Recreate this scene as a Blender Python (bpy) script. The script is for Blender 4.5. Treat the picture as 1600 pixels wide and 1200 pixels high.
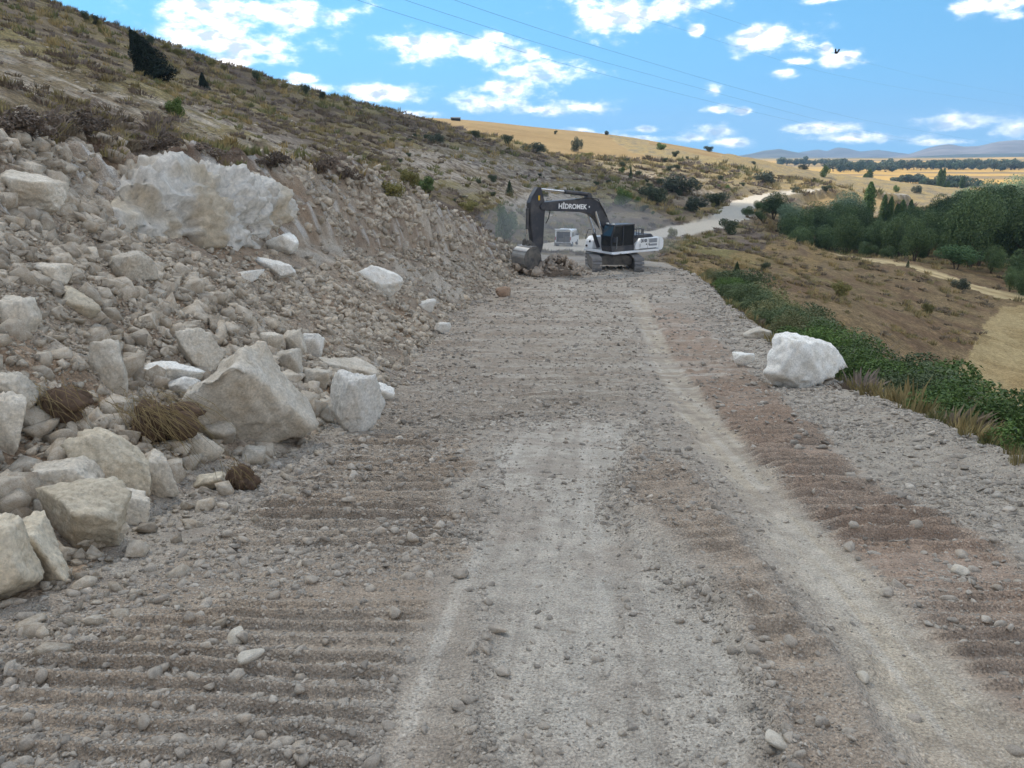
import bpy, bmesh, math, random
import numpy as np
from mathutils import Vector, Matrix, Euler

# ------------------------------------------------------------------ start clean
for o in list(bpy.data.objects):
    bpy.data.objects.remove(o, do_unlink=True)
scene = bpy.context.scene
COL = scene.collection
R = math.radians
rng = np.random.default_rng(7)
random.seed(7)

# ------------------------------------------------------------------ camera (eye of the photographer, z = 0 is eye height)
FPX, CX, CY = 1209.0, 800.0, 600.0
PITCH = R(16.45)
CP, SP = math.cos(PITCH), math.sin(PITCH)
cam_d = bpy.data.cameras.new('camera')
cam = bpy.data.objects.new('camera', cam_d)
COL.objects.link(cam)
cam_d.sensor_width = 36.0
cam_d.lens = 36.0 * FPX / 1600.0
cam_d.clip_start = 0.05
cam_d.clip_end = 40000
cam.location = (0, 0, 0)
cam.rotation_euler = (math.pi / 2 - PITCH, 0, 0)
scene.camera = cam

SUN_AZ, SUN_EL = R(-42), R(47)      # azimuth from +Y, positive towards +X
SUN_DIR = Vector((math.sin(SUN_AZ) * math.cos(SUN_EL), math.cos(SUN_AZ) * math.cos(SUN_EL), math.sin(SUN_EL)))

scene.view_settings.view_transform = 'Standard'
scene.view_settings.look = 'None'
scene.view_settings.gamma = 1.0
scene.view_settings.exposure = 1.1
scene.view_settings.use_curve_mapping = False
scene.cycles.max_bounces = 5
scene.cycles.diffuse_bounces = 2
scene.cycles.glossy_bounces = 2
scene.cycles.transmission_bounces = 3
scene.cycles.volume_bounces = 0
scene.cycles.transparent_max_bounces = 8

sun_d = bpy.data.lights.new('sun', 'SUN')
sun_d.energy = 2.7
sun_d.angle = R(0.53)
sun_d.color = (1.0, 0.93, 0.82)
sun = bpy.data.objects.new('sun', sun_d)
COL.objects.link(sun)
sun.rotation_euler = SUN_DIR.to_track_quat('Z', 'Y').to_euler()


def pix_dir(px, py):
    r, u = (px - CX) / FPX, (CY - py) / FPX
    v = np.array([r, CP + u * SP, -SP + u * CP])
    return v / np.linalg.norm(v)


def pix_ae(px, py):
    v = pix_dir(px, py)
    return math.atan2(v[0], v[1]), math.asin(v[2])


def project(x, y, z):
    f = y * CP - z * SP
    u = y * SP + z * CP
    f = np.where(f < 1e-3, 1e-3, f)
    return CX + FPX * x / f, CY - FPX * u / f


# ------------------------------------------------------------------ sky: Nishita with cumulus
def build_world():
    w = bpy.data.worlds.new('World')
    scene.world = w
    w.use_nodes = True
    nt = w.node_tree
    nt.nodes.clear()
    N, L = nt.nodes.new, nt.links.new
    sky = N('ShaderNodeTexSky')
    sky.sky_type = 'NISHITA'
    sky.sun_disc = False
    sky.sun_elevation = SUN_EL
    sky.sun_rotation = SUN_AZ
    sky.air_density = 1.0
    sky.dust_density = 0.1
    sky.altitude = 1200
    sky.ozone_density = 3.5
    out = N('ShaderNodeOutputWorld')
    # clear dry plateau air: the band above the horizon is as blue as the sky higher up
    tcs = N('ShaderNodeTexCoord')
    ma = N('ShaderNodeVectorMath')
    ma.operation = 'MULTIPLY_ADD'
    ma.inputs[1].default_value = (1, 1, 0.8)
    ma.inputs[2].default_value = (0, 0, 0.30)
    L(tcs.outputs['Generated'], ma.inputs[0])
    nrm = N('ShaderNodeVectorMath')
    nrm.operation = 'NORMALIZE'
    L(ma.outputs[0], nrm.inputs[0])
    L(nrm.outputs[0], sky.inputs['Vector'])
    tc = N('ShaderNodeTexCoord')
    sep = N('ShaderNodeSeparateXYZ')
    L(tc.outputs['Generated'], sep.inputs[0])

    def m(op, a, b=None, c=None):
        n = N('ShaderNodeMath')
        n.operation = op
        for i, v in enumerate((a, b, c)):
            if v is None:
                continue
            if isinstance(v, (int, float)):
                n.inputs[i].default_value = v
            else:
                L(v, n.inputs[i])
        return n.outputs[0]
    az = m('ARCTAN2', sep.outputs[0], sep.outputs[1])
    el = m('ARCSINE', sep.outputs[2])
    comb = N('ShaderNodeCombineXYZ')
    L(az, comb.inputs[0])
    L(el, comb.inputs[1])
    # warp the coordinates a little so that outlines billow
    nz = N('ShaderNodeTexNoise')
    nz.inputs['Scale'].default_value = 26
    nz.inputs['Detail'].default_value = 6
    nz.inputs['Roughness'].default_value = 0.62
    strv = N('ShaderNodeVectorMath')
    strv.operation = 'MULTIPLY'
    strv.inputs[1].default_value = (1.0, 1.9, 1.0)
    L(comb.outputs[0], strv.inputs[0])
    L(strv.outputs[0], nz.inputs['Vector'])
    fine = nz.outputs['Fac']
    blobs = [(330, 18, 92, 26), (435, 20, 115, 22), (522, 27, 36, 10), (262, 45, 34, 16), (330, 62, 98, 20), (405, 76, 82, 20), (372, 94, 70, 12),
             (600, 143, 72, 15), (555, 140, 34, 8), (630, 152, 36, 10),
             (664, 76, 66, 22), (640, 62, 32, 10), (742, 72, 62, 18), (792, 86, 50, 18), (842, 112, 72, 17), (800, 136, 56, 20), (768, 160, 68, 14), (852, 172, 62, 9), (918, 168, 42, 13),
             (972, 20, 84, 32), (1045, 6, 74, 15), (1208, 58, 70, 19), (1165, 74, 32, 14), (1318, 94, 36, 12), (1292, 75, 11, 9), (1250, 96, 24, 6), (1225, 115, 26, 7),
             (1115, 139, 17, 9), (1121, 170, 24, 6), (1160, 173, 20, 5), (1120, 204, 38, 12), (1150, 222, 40, 9), (1282, 201, 52, 9), (1345, 216, 96, 8), (1012, 203, 30, 6),
             (1502, 187, 64, 12), (1592, 204, 40, 14), (1540, 8, 64, 12), (1582, 25, 28, 8), (1087, 47, 13, 8), (1280, 0, 30, 5),
             (468, 124, 26, 9), (482, 138, 44, 8), (645, 178, 48, 6), (900, 208, 60, 7), (1000, 216, 50, 6),
             (1480, 222, 60, 5), (1085, 214, 30, 8)]
    best = None
    for (px, py, rx, ry) in blobs:
        a, e = pix_ae(px, py)
        ra, re = rx * 1.12 / FPX * math.cos(a) ** 2 * 1.05, ry * 1.14 / FPX
        s = N('ShaderNodeVectorMath')
        s.operation = 'SUBTRACT'
        L(comb.outputs[0], s.inputs[0])
        s.inputs[1].default_value = (a, e, 0)
        k = N('ShaderNodeVectorMath')
        k.operation = 'MULTIPLY'
        L(s.outputs[0], k.inputs[0])
        k.inputs[1].default_value = (1 / ra, 1 / re, 0)
        d = N('ShaderNodeVectorMath')
        d.operation = 'LENGTH'
        L(k.outputs[0], d.inputs[0])
        best = d.outputs['Value'] if best is None else m('SMOOTH_MIN', best, d.outputs['Value'], 0.18)
    field_in = m('SUBTRACT', 1.0, best)
    # the same kind of cumulus goes on over the rest of the sky
    nb = N('ShaderNodeTexNoise')
    nb.inputs['Scale'].default_value = 4.2
    nb.inputs['Detail'].default_value = 2
    L(strv.outputs[0], nb.inputs['Vector'])
    glob = m('MULTIPLY_ADD', nb.outputs['Fac'], 5.0, -2.3)
    # the part of the sky with the clouds that the photograph shows
    inv = m('MULTIPLY', m('MULTIPLY', m('LESS_THAN', m('ABSOLUTE', az), R(37)), m('LESS_THAN', el, R(16))), m('GREATER_THAN', el, R(-0.5)))
    tint = N('ShaderNodeMix')
    tint.data_type = 'RGBA'
    tint.blend_type = 'MULTIPLY'
    tint.inputs['Factor'].default_value = 1.0
    tint.inputs['B'].default_value = SKY_TINT
    L(sky.outputs[0], tint.inputs['A'])

    nz2 = N('ShaderNodeTexNoise')
    nz2.inputs['Scale'].default_value = 34
    nz2.inputs['Detail'].default_value = 4
    nz2.inputs['Roughness'].default_value = 0.55
    offs = N('ShaderNodeVectorMath')
    offs.operation = 'ADD'
    offs.inputs[1].default_value = (3.1, 0.02, 1.0)
    L(strv.outputs[0], offs.inputs[0])
    L(offs.outputs[0], nz2.inputs['Vector'])
    # clouds on the sun's side show their grey shaded cores, those opposite are lit full face
    dotn = N('ShaderNodeVectorMath')
    dotn.operation = 'DOT_PRODUCT'
    L(tc.outputs['Generated'], dotn.inputs[0])
    dotn.inputs[1].default_value = tuple(SUN_DIR)
    back = N('ShaderNodeMapRange')
    back.interpolation_type = 'SMOOTHSTEP'
    L(dotn.outputs['Value'], back.inputs[0])
    back.inputs[1].default_value = -0.25
    back.inputs[2].default_value = 0.35

    def branch(field):
        field = m('MINIMUM', field, 0.75)
        dens = m('MULTIPLY_ADD', m('SUBTRACT', fine, 0.5), 2.9, field)
        mr = N('ShaderNodeMapRange')
        mr.interpolation_type = 'SMOOTHSTEP'
        L(dens, mr.inputs[0])
        mr.inputs[1].default_value = -0.2
        mr.inputs[2].default_value = 1.15
        # thick middles are greyer than the thin rims
        shade = N('ShaderNodeMapRange')
        shade.interpolation_type = 'SMOOTHSTEP'
        L(m('ADD', m('MULTIPLY', dens, 0.45), m('MULTIPLY', nz2.outputs['Fac'], 1.7)), shade.inputs[0])
        shade.inputs[1].default_value = 0.95
        shade.inputs[2].default_value = 1.42
        cc = N('ShaderNodeMix')
        cc.data_type = 'RGBA'
        cc.inputs['A'].default_value = CLOUD_A
        cc.inputs['B'].default_value = CLOUD_B
        L(m('MULTIPLY', shade.outputs[0], back.outputs[0]), cc.inputs['Factor'])
        mix = N('ShaderNodeMix')
        mix.data_type = 'RGBA'
        L(m('MULTIPLY', m('POWER', mr.outputs[0], 1.9), 0.97), mix.inputs['Factor'])
        L(tint.outputs['Result'], mix.inputs['A'])
        L(cc.outputs['Result'], mix.inputs['B'])
        bg = N('ShaderNodeBackground')
        L(mix.outputs['Result'], bg.inputs['Color'])
        bg.inputs['Strength'].default_value = 0.15
        return bg.outputs[0]
    ms = N('ShaderNodeMixShader')
    L(inv, ms.inputs[0])
    L(branch(glob), ms.inputs[1])
    L(branch(field_in), ms.inputs[2])
    L(ms.outputs[0], out.inputs[0])


CLOUD_A = (15.4, 13.4, 11.5, 1)
CLOUD_B = (3.0, 3.25, 3.6, 1)
SKY_TINT = (0.44, 0.77, 0.71, 1)
build_world()
scene.render.resolution_x, scene.render.resolution_y = 1024, 768

# ------------------------------------------------------------------ helpers
def sr(r, g, b):
    f = lambda c: ((c / 255 + 0.055) / 1.055) ** 2.4 if c > 10 else c / 255 / 12.92
    return np.array([f(r), f(g), f(b)])


def _hash(ix, iy, iz, seed):
    h = (ix * 374761393 + iy * 668265263 + iz * 2147483647 + seed * 144665) & 0xffffffff
    h = ((h ^ (h >> 13)) * 1274126177) & 0xffffffff
    h = ((h ^ (h >> 16)) * 2246822519) & 0xffffffff
    return ((h ^ (h >> 15)) & 0xffff) / 65535.0


def noise2(x, y, seed=0):
    x = np.asarray(x, float)
    y = np.asarray(y, float)
    ix = np.floor(x).astype(np.int64)
    iy = np.floor(y).astype(np.int64)
    fx, fy = x - ix, y - iy
    fx = fx * fx * fx * (fx * (fx * 6 - 15) + 10)
    fy = fy * fy * fy * (fy * (fy * 6 - 15) + 10)
    a = _hash(ix, iy, 0, seed)
    b = _hash(ix + 1, iy, 0, seed)
    c = _hash(ix, iy + 1, 0, seed)
    d = _hash(ix + 1, iy + 1, 0, seed)
    return (a + (b - a) * fx) * (1 - fy) + (c + (d - c) * fx) * fy


def fbm2(x, y, oct=4, seed=0, gain=0.5):
    s, a, t = 0.0, 1.0, 0.0
    for i in range(oct):
        s = s + a * (noise2(x, y, seed + i * 17) - 0.5) * 2
        t += a
        a *= gain
        x, y = x * 2.03 + 3.1, y * 2.03 + 1.7
    return s / t


def noise3(p, seed=0):
    i = np.floor(p).astype(np.int64)
    f = p - i
    f = f * f * f * (f * (f * 6 - 15) + 10)
    r = 0
    for dx in (0, 1):
        for dy in (0, 1):
            for dz in (0, 1):
                w = (f[:, 0] if dx else 1 - f[:, 0]) * (f[:, 1] if dy else 1 - f[:, 1]) * (f[:, 2] if dz else 1 - f[:, 2])
                r = r + w * _hash(i[:, 0] + dx, i[:, 1] + dy, i[:, 2] + dz, seed)
    return r


def fbm3(p, oct=4, seed=0, gain=0.5):
    s, a, t = 0.0, 1.0, 0.0
    for k in range(oct):
        s = s + a * (noise3(p, seed + 31 * k) - 0.5) * 2
        t += a
        a *= gain
        p = p * 2.03 + 1.9
    return s / t


def sstep(a, b, x):
    t = np.clip((x - a) / (b - a), 0, 1)
    return t * t * (3 - 2 * t)


def poly_sd(px, py, poly):
    """signed distance to a polygon, positive inside"""
    P = np.asarray(poly, float)
    d = np.full(px.shape, 1e18)
    ins = np.zeros(px.shape, bool)
    for i in range(len(P)):
        ax, ay = P[i]
        bx, by = P[(i + 1) % len(P)]
        ex, ey = bx - ax, by - ay
        wx, wy = px - ax, py - ay
        t = np.clip((wx * ex + wy * ey) / (ex * ex + ey * ey + 1e-12), 0, 1)
        d = np.minimum(d, (wx - ex * t) ** 2 + (wy - ey * t) ** 2)
        cond = ((ay <= py) & (by > py)) | ((by <= py) & (ay > py))
        if abs(ey) > 1e-9:
            xi = ax + (py - ay) / ey * ex
            ins ^= cond & (px < xi)
    return np.where(ins, 1, -1) * np.sqrt(d)


def mesh_np(name, V, F, mat=None, smooth=True, cols=None, extra=None):
    """numpy vertices + faces (all the same size) -> mesh datablock"""
    V = np.asarray(V, np.float32)
    F = np.asarray(F, np.int32)
    k = F.shape[1]
    me = bpy.data.meshes.new(name)
    me.vertices.add(len(V))
    me.vertices.foreach_set('co', V.ravel())
    me.loops.add(F.size)
    me.loops.foreach_set('vertex_index', F.ravel())
    me.polygons.add(len(F))
    me.polygons.foreach_set('loop_start', np.arange(0, F.size, k, dtype=np.int32))
    me.polygons.foreach_set('loop_total', np.full(len(F), k, dtype=np.int32))
    if smooth:
        me.polygons.foreach_set('use_smooth', np.ones(len(F), dtype=bool))
    me.update(calc_edges=True)
    if cols is not None:
        a = me.attributes.new('Col', 'FLOAT_COLOR', 'POINT')
        c = np.ones((len(V), 4), np.float32)
        c[:, :3] = cols
        a.data.foreach_set('color', c.ravel())
    for key, val in (extra or {}).items():
        a = me.attributes.new(key, 'FLOAT', 'POINT')
        a.data.foreach_set('value', np.asarray(val, np.float32))
    if mat:
        me.materials.append(mat)
    return me


def link(name, data, parent=None, loc=None, rot=None, scl=None):
    o = bpy.data.objects.new(name, data)
    COL.objects.link(o)
    if parent:
        o.parent = parent
    if loc is not None:
        o.location = loc
    if rot is not None:
        o.rotation_euler = rot
    if scl is not None:
        o.scale = scl
    return o


def tag(o, label=None, cat=None, group=None, kind=None):
    if label:
        o['label'] = label
    if cat:
        o['category'] = cat
    if group:
        o['group'] = group
    if kind:
        o['kind'] = kind
    return o


class Nodes:
    """tiny helper for material node trees"""
    def __init__(s, name):
        s.mat = bpy.data.materials.new(name)
        s.mat.use_nodes = True
        s.nt = s.mat.node_tree
        s.nt.nodes.clear()
        s.out = s.new('ShaderNodeOutputMaterial')
        s.bsdf = s.new('ShaderNodeBsdfPrincipled')
        s.link(s.bsdf.outputs[0], s.out.inputs[0])

    def new(s, t, **kw):
        n = s.nt.nodes.new(t)
        for k, v in kw.items():
            setattr(n, k, v)
        return n

    def link(s, a, b):
        s.nt.links.new(a, b)

    def put(s, sock, v):
        if v is None:
            return
        if hasattr(v, 'is_linked'):
            s.link(v, sock)
        else:
            sock.default_value = v

    def math(s, op, a, b=None, c=None):
        n = s.new('ShaderNodeMath', operation=op)
        for i, v in enumerate((a, b, c)):
            s.put(n.inputs[i], v)
        return n.outputs[0]

    def noise(s, scale, detail=4, rough=0.55, vec=None, dist=0.0):
        n = s.new('ShaderNodeTexNoise')
        n.inputs['Scale'].default_value = scale
        n.inputs['Detail'].default_value = detail
        n.inputs['Roughness'].default_value = rough
        n.inputs['Distortion'].default_value = dist
        if vec is not None:
            s.link(vec, n.inputs['Vector'])
        return n.outputs['Fac']

    def voro(s, scale, vec=None, feature='F1', out='Distance'):
        n = s.new('ShaderNodeTexVoronoi', feature=feature)
        n.inputs['Scale'].default_value = scale
        if vec is not None:
            s.link(vec, n.inputs['Vector'])
        return n.outputs[out]

    def rng(s, v, a, b, c=0.0, d=1.0, smooth=False):
        n = s.new('ShaderNodeMapRange')
        if smooth:
            n.interpolation_type = 'SMOOTHSTEP'
        s.put(n.inputs[0], v)
        for i, q in enumerate((a, b, c, d)):
            n.inputs[i + 1].default_value = q
        return n.outputs[0]

    def mix(s, f, a, b, blend='MIX'):
        n = s.new('ShaderNodeMix', data_type='RGBA', blend_type=blend)
        s.put(n.inputs['Factor'], f)
        for k, v in (('A', a), ('B', b)):
            if isinstance(v, (tuple, list, np.ndarray)):
                v = tuple(float(q) for q in v[:3]) + (1.0,)
            s.put(n.inputs[k], v)
        return n.outputs['Result']

    def gain(s, col, f):
        """multiply a colour by a float socket"""
        n = s.new('ShaderNodeVectorMath', operation='SCALE')
        s.put(n.inputs[0], col)
        s.put(n.inputs['Scale'], f)
        return n.outputs[0]

    def bump(s, h, strength=0.5, dist=0.02):
        n = s.new('ShaderNodeBump')
        n.inputs['Strength'].default_value = strength
        n.inputs['Distance'].default_value = dist
        s.put(n.inputs['Height'], h)
        s.link(n.outputs[0], s.bsdf.inputs['Normal'])

    def pos(s):
        return s.new('ShaderNodeNewGeometry').outputs['Position']

    def obj(s):
        return s.new('ShaderNodeTexCoord').outputs['Object']

    def attr(s, name, out='Color', typ='GEOMETRY'):
        n = s.new('ShaderNodeAttribute', attribute_name=name, attribute_type=typ)
        return n.outputs[out]

    def set(s, col=None, rough=0.9, spec=0.2, metal=0.0):
        if col is not None:
            if isinstance(col, (tuple, list, np.ndarray)):
                col = tuple(float(q) for q in col[:3]) + (1.0,)
            s.put(s.bsdf.inputs['Base Color'], col)
        s.put(s.bsdf.inputs['Roughness'], rough)
        s.bsdf.inputs['Specular IOR Level'].default_value = spec
        s.bsdf.inputs['Metallic'].default_value = metal
        return s.mat


def flat_mat(name, col, rough=0.6, spec=0.3, metal=0.0, var=0.12, scale=6.0, dirt=None, dirt_amt=0.0):
    n = Nodes(name)
    p = n.obj()
    base = tuple(float(c) for c in col[:3])
    v = n.rng(n.noise(scale, 5, 0.6, p), 0.25, 0.75, 1 - var, 1 + var)
    c = n.gain(base, v)
    if dirt is not None:
        f = n.rng(n.noise(scale * 0.7, 6, 0.65, p), 0.5 - dirt_amt * 0.35, 0.75, 0, dirt_amt)
        c = n.mix(f, c, dirt)
    return n.set(c, rough, spec, metal)

# ------------------------------------------------------------------ terrain
_Y = np.linspace(-60, 140, 2001)


def curve(pts, sm=1.5):
    p = np.array(pts, float)
    v = np.interp(_Y, p[:, 0], p[:, 1])
    k = int(sm / 0.1)
    if k > 1:
        ker = np.hanning(2 * k + 1)
        ker /= ker.sum()
        v = np.convolve(np.pad(v, k, mode='edge'), ker, mode='valid')
    return lambda y: np.interp(y, _Y, v)


ZR = curve([(-60, -0.6), (-10, -1.45), (0, -1.56), (2, -1.7), (3, -1.88), (5, -2.28), (8, -2.9), (14, -4.15), (22, -5.4), (34, -6.5), (48, -6.9), (60, -7.5), (84, -9.1), (110, -10)], 2.0)
XL = curve([(-60, -2.6), (0, -2.5), (3, -2.3), (6, -2.2), (8, -2.0), (14, -2.4), (31, -2.6), (43, -0.2), (50, 1.0), (60, 1.8), (84, 2.0), (110, 3)], 2)
XR = curve([(-60, 3.0), (0, 3.5), (6, 4.35), (13, 6.0), (20, 7.4), (26, 8.6), (30, 9.3), (41, 10.6), (50, 11.2), (60, 12), (84, 14), (110, 30)], 2)
UB = curve([(-60, 4.2), (9, 4.3), (17, 4.9), (23, 4.6), (36, 3.0), (43, 1.5), (50, 0.8), (60, 0.6)])
HB = curve([(-60, 2.4), (9, 2.45), (17, 2.9), (23, 3.0), (36, 2.4), (43, 1.3), (50, 0.6), (60, 0.4)])
UT = curve([(-60, 6.6), (10, 6.8), (17, 7.0), (23, 6.9), (36, 4.9), (43, 3.4), (50, 1.7), (60, 1.6)])
HT = curve([(-60, 3.4), (10, 3.75), (17, 4.9), (23, 5.5), (36, 6.0), (43, 3.9), (50, 1.7), (60, 0.9)])
HS = curve([(-60, .42), (36, .42), (50, .3), (60, .2)])
RS2 = curve([(-60, .6), (25, .56), (50, .26), (80, .2)])


def analytic(x, y):
    zr = ZR(y)
    xl, xr = XL(y), XR(y)
    u = xl - x
    ub, hb, ut, ht, hs = UB(y), HB(y), UT(y), HT(y), HS(y)
    q = np.clip(u / ub, 0, 1)
    heap = hb * (q * 0.75 + 0.25 * q * q * (3 - 2 * q))
    cutq = np.clip((u - ub) / np.maximum(ut - ub, .1), 0, 1)
    face = (ht - hb) * (cutq ** 0.8)
    hill = hs * np.maximum(u - ut, 0) - 0.16 * np.minimum(np.maximum(u - ut, 0), 3)
    left = heap + face + hill - 0.03 * np.maximum(u - ut, 0) * 0
    w = x - xr
    wp = np.maximum(w, 0)
    right = -0.8 * np.minimum(wp, 3.6) - RS2(y) * np.maximum(wp - 3.6, 0)
    z = zr + np.where(u > 0, left, 0) + right
    fl = -14.8
    z = np.where(z < fl + 1.5, fl + 1.5 * np.exp(np.minimum((z - fl - 1.5) / 1.5, 0)) * 1.0, z)
    return z


FAR = [  # (px, py, horizontal distance)
    (60, 0, 150), (180, 46, 165), (300, 90, 180), (400, 120, 190), (460, 140, 200), (540, 160, 215), (620, 180, 230),
    (560, 240, 92), (620, 268, 84), (700, 312, 80), (760, 352, 76), (640, 222, 140), (700, 240, 150), (760, 255, 150), (720, 295, 100),
    (800, 335, 98), (800, 275, 150), (860, 305, 140), (850, 352, 104), (900, 350, 112), (800, 225, 215), (900, 262, 205), (950, 322, 138),
    (1000, 345, 128), (1000, 305, 170), (1050, 330, 155), (1100, 325, 175), (1130, 318, 190), (1050, 275, 235), (1100, 283, 250),
    (1150, 290, 250), (1150, 262, 320), (1200, 288, 300), (1200, 265, 370),
    (1130, 240, 430), (1200, 254, 440), (1300, 273, 430), (1400, 290, 410), (1440, 302, 395), (1300, 290, 330), (1370, 312, 300), (1270, 318, 270), (1330, 330, 255),
    (690, 213, 285), (780, 229, 295), (870, 243, 300), (985, 244, 330), (640, 184, 405), (760, 190, 425), (850, 200, 435), (945, 209, 435), (1040, 224, 440),
    # far road
    (905, 392, 70), (885, 383, 93), (960, 374, 103), (1040, 365, 112), (1100, 353, 123), (1140, 344, 136), (1152, 330, 170), (1166, 314, 215), (1210, 302, 265), (1290, 297, 290), (1345, 298, 305),
    # right slope
    (1300, 480, 62), (1200, 440, 66), (1100, 402, 74), (1400, 505, 66), (1490, 600, 58), (1560, 480, 94), (1450, 432, 102), (1350, 422, 98), (1300, 397, 112),
    (1250, 384, 114), (1200, 364, 116), (1150, 354, 120), (1380, 404, 116), (1040, 384, 84), (1300, 440, 82), (1200, 400, 92)]
PL = [  # (azimuth deg, distance, z)
    (-80, 60, 14), (-80, 150, 44), (-60, 60, 12.5), (-60, 100, 24), (-60, 150, 38), (-45, 60, 9.0), (-45, 100, 18), (-45, 150, 29.5), (-34, 60, 6.6), (-34, 100, 14.5), (-25, 60, 4.0), (-25, 110, 10.8), (-17, 75, 2.2), (-17, 120, 6.5),
    (-60, 320, 60), (-45, 320, 45), (-34, 260, 30), (-25, 300, 20), (-15, 300, 8), (-34, 500, 20), (-25, 500, 8), (-60, 700, 30), (-100, 150, 44), (-100, 60, 14), (-140, 100, 25), (-170, 100, 0), (-140, 60, 14), (-170, 50, 0),
    (100, 60, -14.5), (140, 60, -12), (165, 60, -5), (100, 150, -15), (150, 150, -15),
    (24, 128, -15.0), (30, 125, -15.0), (36, 100, -15.0), (45, 60, -14.8), (60, 50, -14.8), (45, 120, -15), (60, 120, -15), (80, 60, -14.8), (80, 150, -15),
    (18, 150, -15.3), (22, 165, -15.6), (27, 170, -15.6), (33, 170, -15.6), (20, 220, -16), (27, 240, -16.3), (33, 250, -16.4), (45, 250, -16.4), (60, 250, -16.4),
    (24, 330, -18), (30, 360, -19), (40, 400, -19.5), (60, 400, -19.5), (12.5, 175, -14.5), (15, 175, -15),
    (30, 560, -20.5), (22, 620, -21.5), (14, 650, -21), (5, 650, -8), (-5, 650, -5), (30, 900, -20), (20, 900, -20), (10, 900, -18), (-10, 900, -5), (-34, 900, 0), (50, 900, -20), (90, 900, -20), (-90, 900, 20),
    (32, 1500, -16), (20, 1500, -17), (10, 1500, -15), (-20, 1500, -10), (60, 1500, -16), (34, 2600, -4), (25, 2600, -9), (15, 2600, -11), (0, 2600, -10), (-40, 2600, -10), (60, 2600, -5), (120, 2600, -8), (-120, 2600, -8),
    (34, 5000, -12), (15, 5000, -14), (-30, 5000, -10), (70, 5000, -10), (34, 9000, -12), (0, 9000, -12), (-60, 9000, -12), (90, 9000, -12), (180, 9000, -12), (180, 900, -15), (180, 2600, -10)]


def _uv(az, d):
    return np.stack([np.asarray(az) * 2.0, np.log(d)], -1)


def _fit():
    A, D, T = [], [], []
    for px, py, d in FAR:
        v = pix_dir(px, py)
        h = math.hypot(v[0], v[1])
        A.append(math.atan2(v[0], v[1]))
        D.append(d)
        T.append(v[2] / h)
    for a, d, z in PL:
        A.append(R(a))
        D.append(d)
        T.append(z / d)
    for d in (34, 44, 52):
        for a in list(range(-170, 180, 12)) + [-21, -16, -11, -7, -3, 1, 5, 8, 11, 14, 18, 22]:
            if d == 52 and not (-8 <= a <= 16):
                continue
            x, y = d * math.sin(R(a)), d * math.cos(R(a))
            A.append(R(a))
            D.append(d)
            T.append(float(analytic(np.array(x), np.array(y))) / d)
    U = _uv(np.array(A), np.array(D))
    r2 = ((U[:, None] - U[None]) ** 2).sum(-1)
    K = np.sqrt(r2 + 0.012) + np.eye(len(U)) * -0.004
    n = len(U)
    P = np.hstack([np.ones((n, 1)), U])
    M = np.block([[K, P], [P.T, np.zeros((3, 3))]])
    w = np.linalg.solve(M, np.concatenate([T, np.zeros(3)]))
    return U, w


_RU, _RW = _fit()


def rbf(x, y):
    d = np.hypot(x, y)
    az = np.arctan2(x, y)
    U = _uv(az, np.maximum(d, 1))
    sh = U.shape[:-1]
    U = U.reshape(-1, 2)
    out = np.empty(len(U))
    for i in range(0, len(U), 40000):
        q = U[i:i + 40000]
        r2 = ((q[:, None] - _RU[None]) ** 2).sum(-1)
        out[i:i + 40000] = np.sqrt(r2 + 0.012) @ _RW[:-3] + _RW[-3] + q @ _RW[-2:]
    return out.reshape(sh) * d


def base_height(x, y):
    d = np.hypot(x, y)
    a = analytic(x, y)
    w = sstep(42, 60, d)
    far = d > 42
    z = a.copy()
    if far.any():
        zf = rbf(x[far], y[far])
        z[far] = a[far] * (1 - w[far]) + zf * w[far]
    return z


# far road centre line in the world
ROADP = []
for px, py, d in [(905, 392, 70), (885, 383, 93), (960, 374, 103), (1040, 365, 112), (1100, 353, 123), (1140, 344, 136), (1152, 330, 170), (1166, 314, 215), (1210, 302, 265), (1290, 297, 290), (1345, 298, 305), (1400, 303, 320)]:
    v = pix_dir(px, py)
    h = math.hypot(v[0], v[1])
    ROADP.append((v[0] / h * d, v[1] / h * d, v[2] / h * d))
ROADP = np.array(ROADP)
# smooth it (Chaikin)
for _ in range(3):
    q = [ROADP[0]]
    for i in range(len(ROADP) - 1):
        q += [ROADP[i] * .75 + ROADP[i + 1] * .25, ROADP[i] * .25 + ROADP[i + 1] * .75]
    q.append(ROADP[-1])
    ROADP = np.array(q)


def road_dist(x, y):
    best = np.full(x.shape, 1e9)
    zz = np.zeros(x.shape)
    for i in range(len(ROADP) - 1):
        a, b = ROADP[i], ROADP[i + 1]
        ex, ey = b[0] - a[0], b[1] - a[1]
        t = np.clip(((x - a[0]) * ex + (y - a[1]) * ey) / (ex * ex + ey * ey + 1e-9), 0, 1)
        d = np.hypot(x - a[0] - ex * t, y - a[1] - ey * t)
        m = d < best
        best = np.where(m, d, best)
        zz = np.where(m, a[2] + (b[2] - a[2]) * t, zz)
    return best, zz


# valley cart track (two world points on the floor, extended)
TRACKP = np.array([(20, 190), (34, 128), (45, 104), (56, 84), (74, 62), (110, 30)], float)


def poly_dist(x, y, P):
    best = np.full(x.shape, 1e9)
    for i in range(len(P) - 1):
        a, b = P[i], P[i + 1]
        e = b - a
        t = np.clip(((x - a[0]) * e[0] + (y - a[1]) * e[1]) / (e @ e), 0, 1)
        best = np.minimum(best, np.hypot(x - a[0] - e[0] * t, y - a[1] - e[1] * t))
    return best


def lnrows(segs):
    out = [math.log(segs[0][0])]
    for a, b, s in segs:
        n = max(2, int(round((math.log(b) - math.log(a)) / s)))
        out += list(np.linspace(math.log(a), math.log(b), n + 1)[1:])
    return np.exp(np.array(out))


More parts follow.
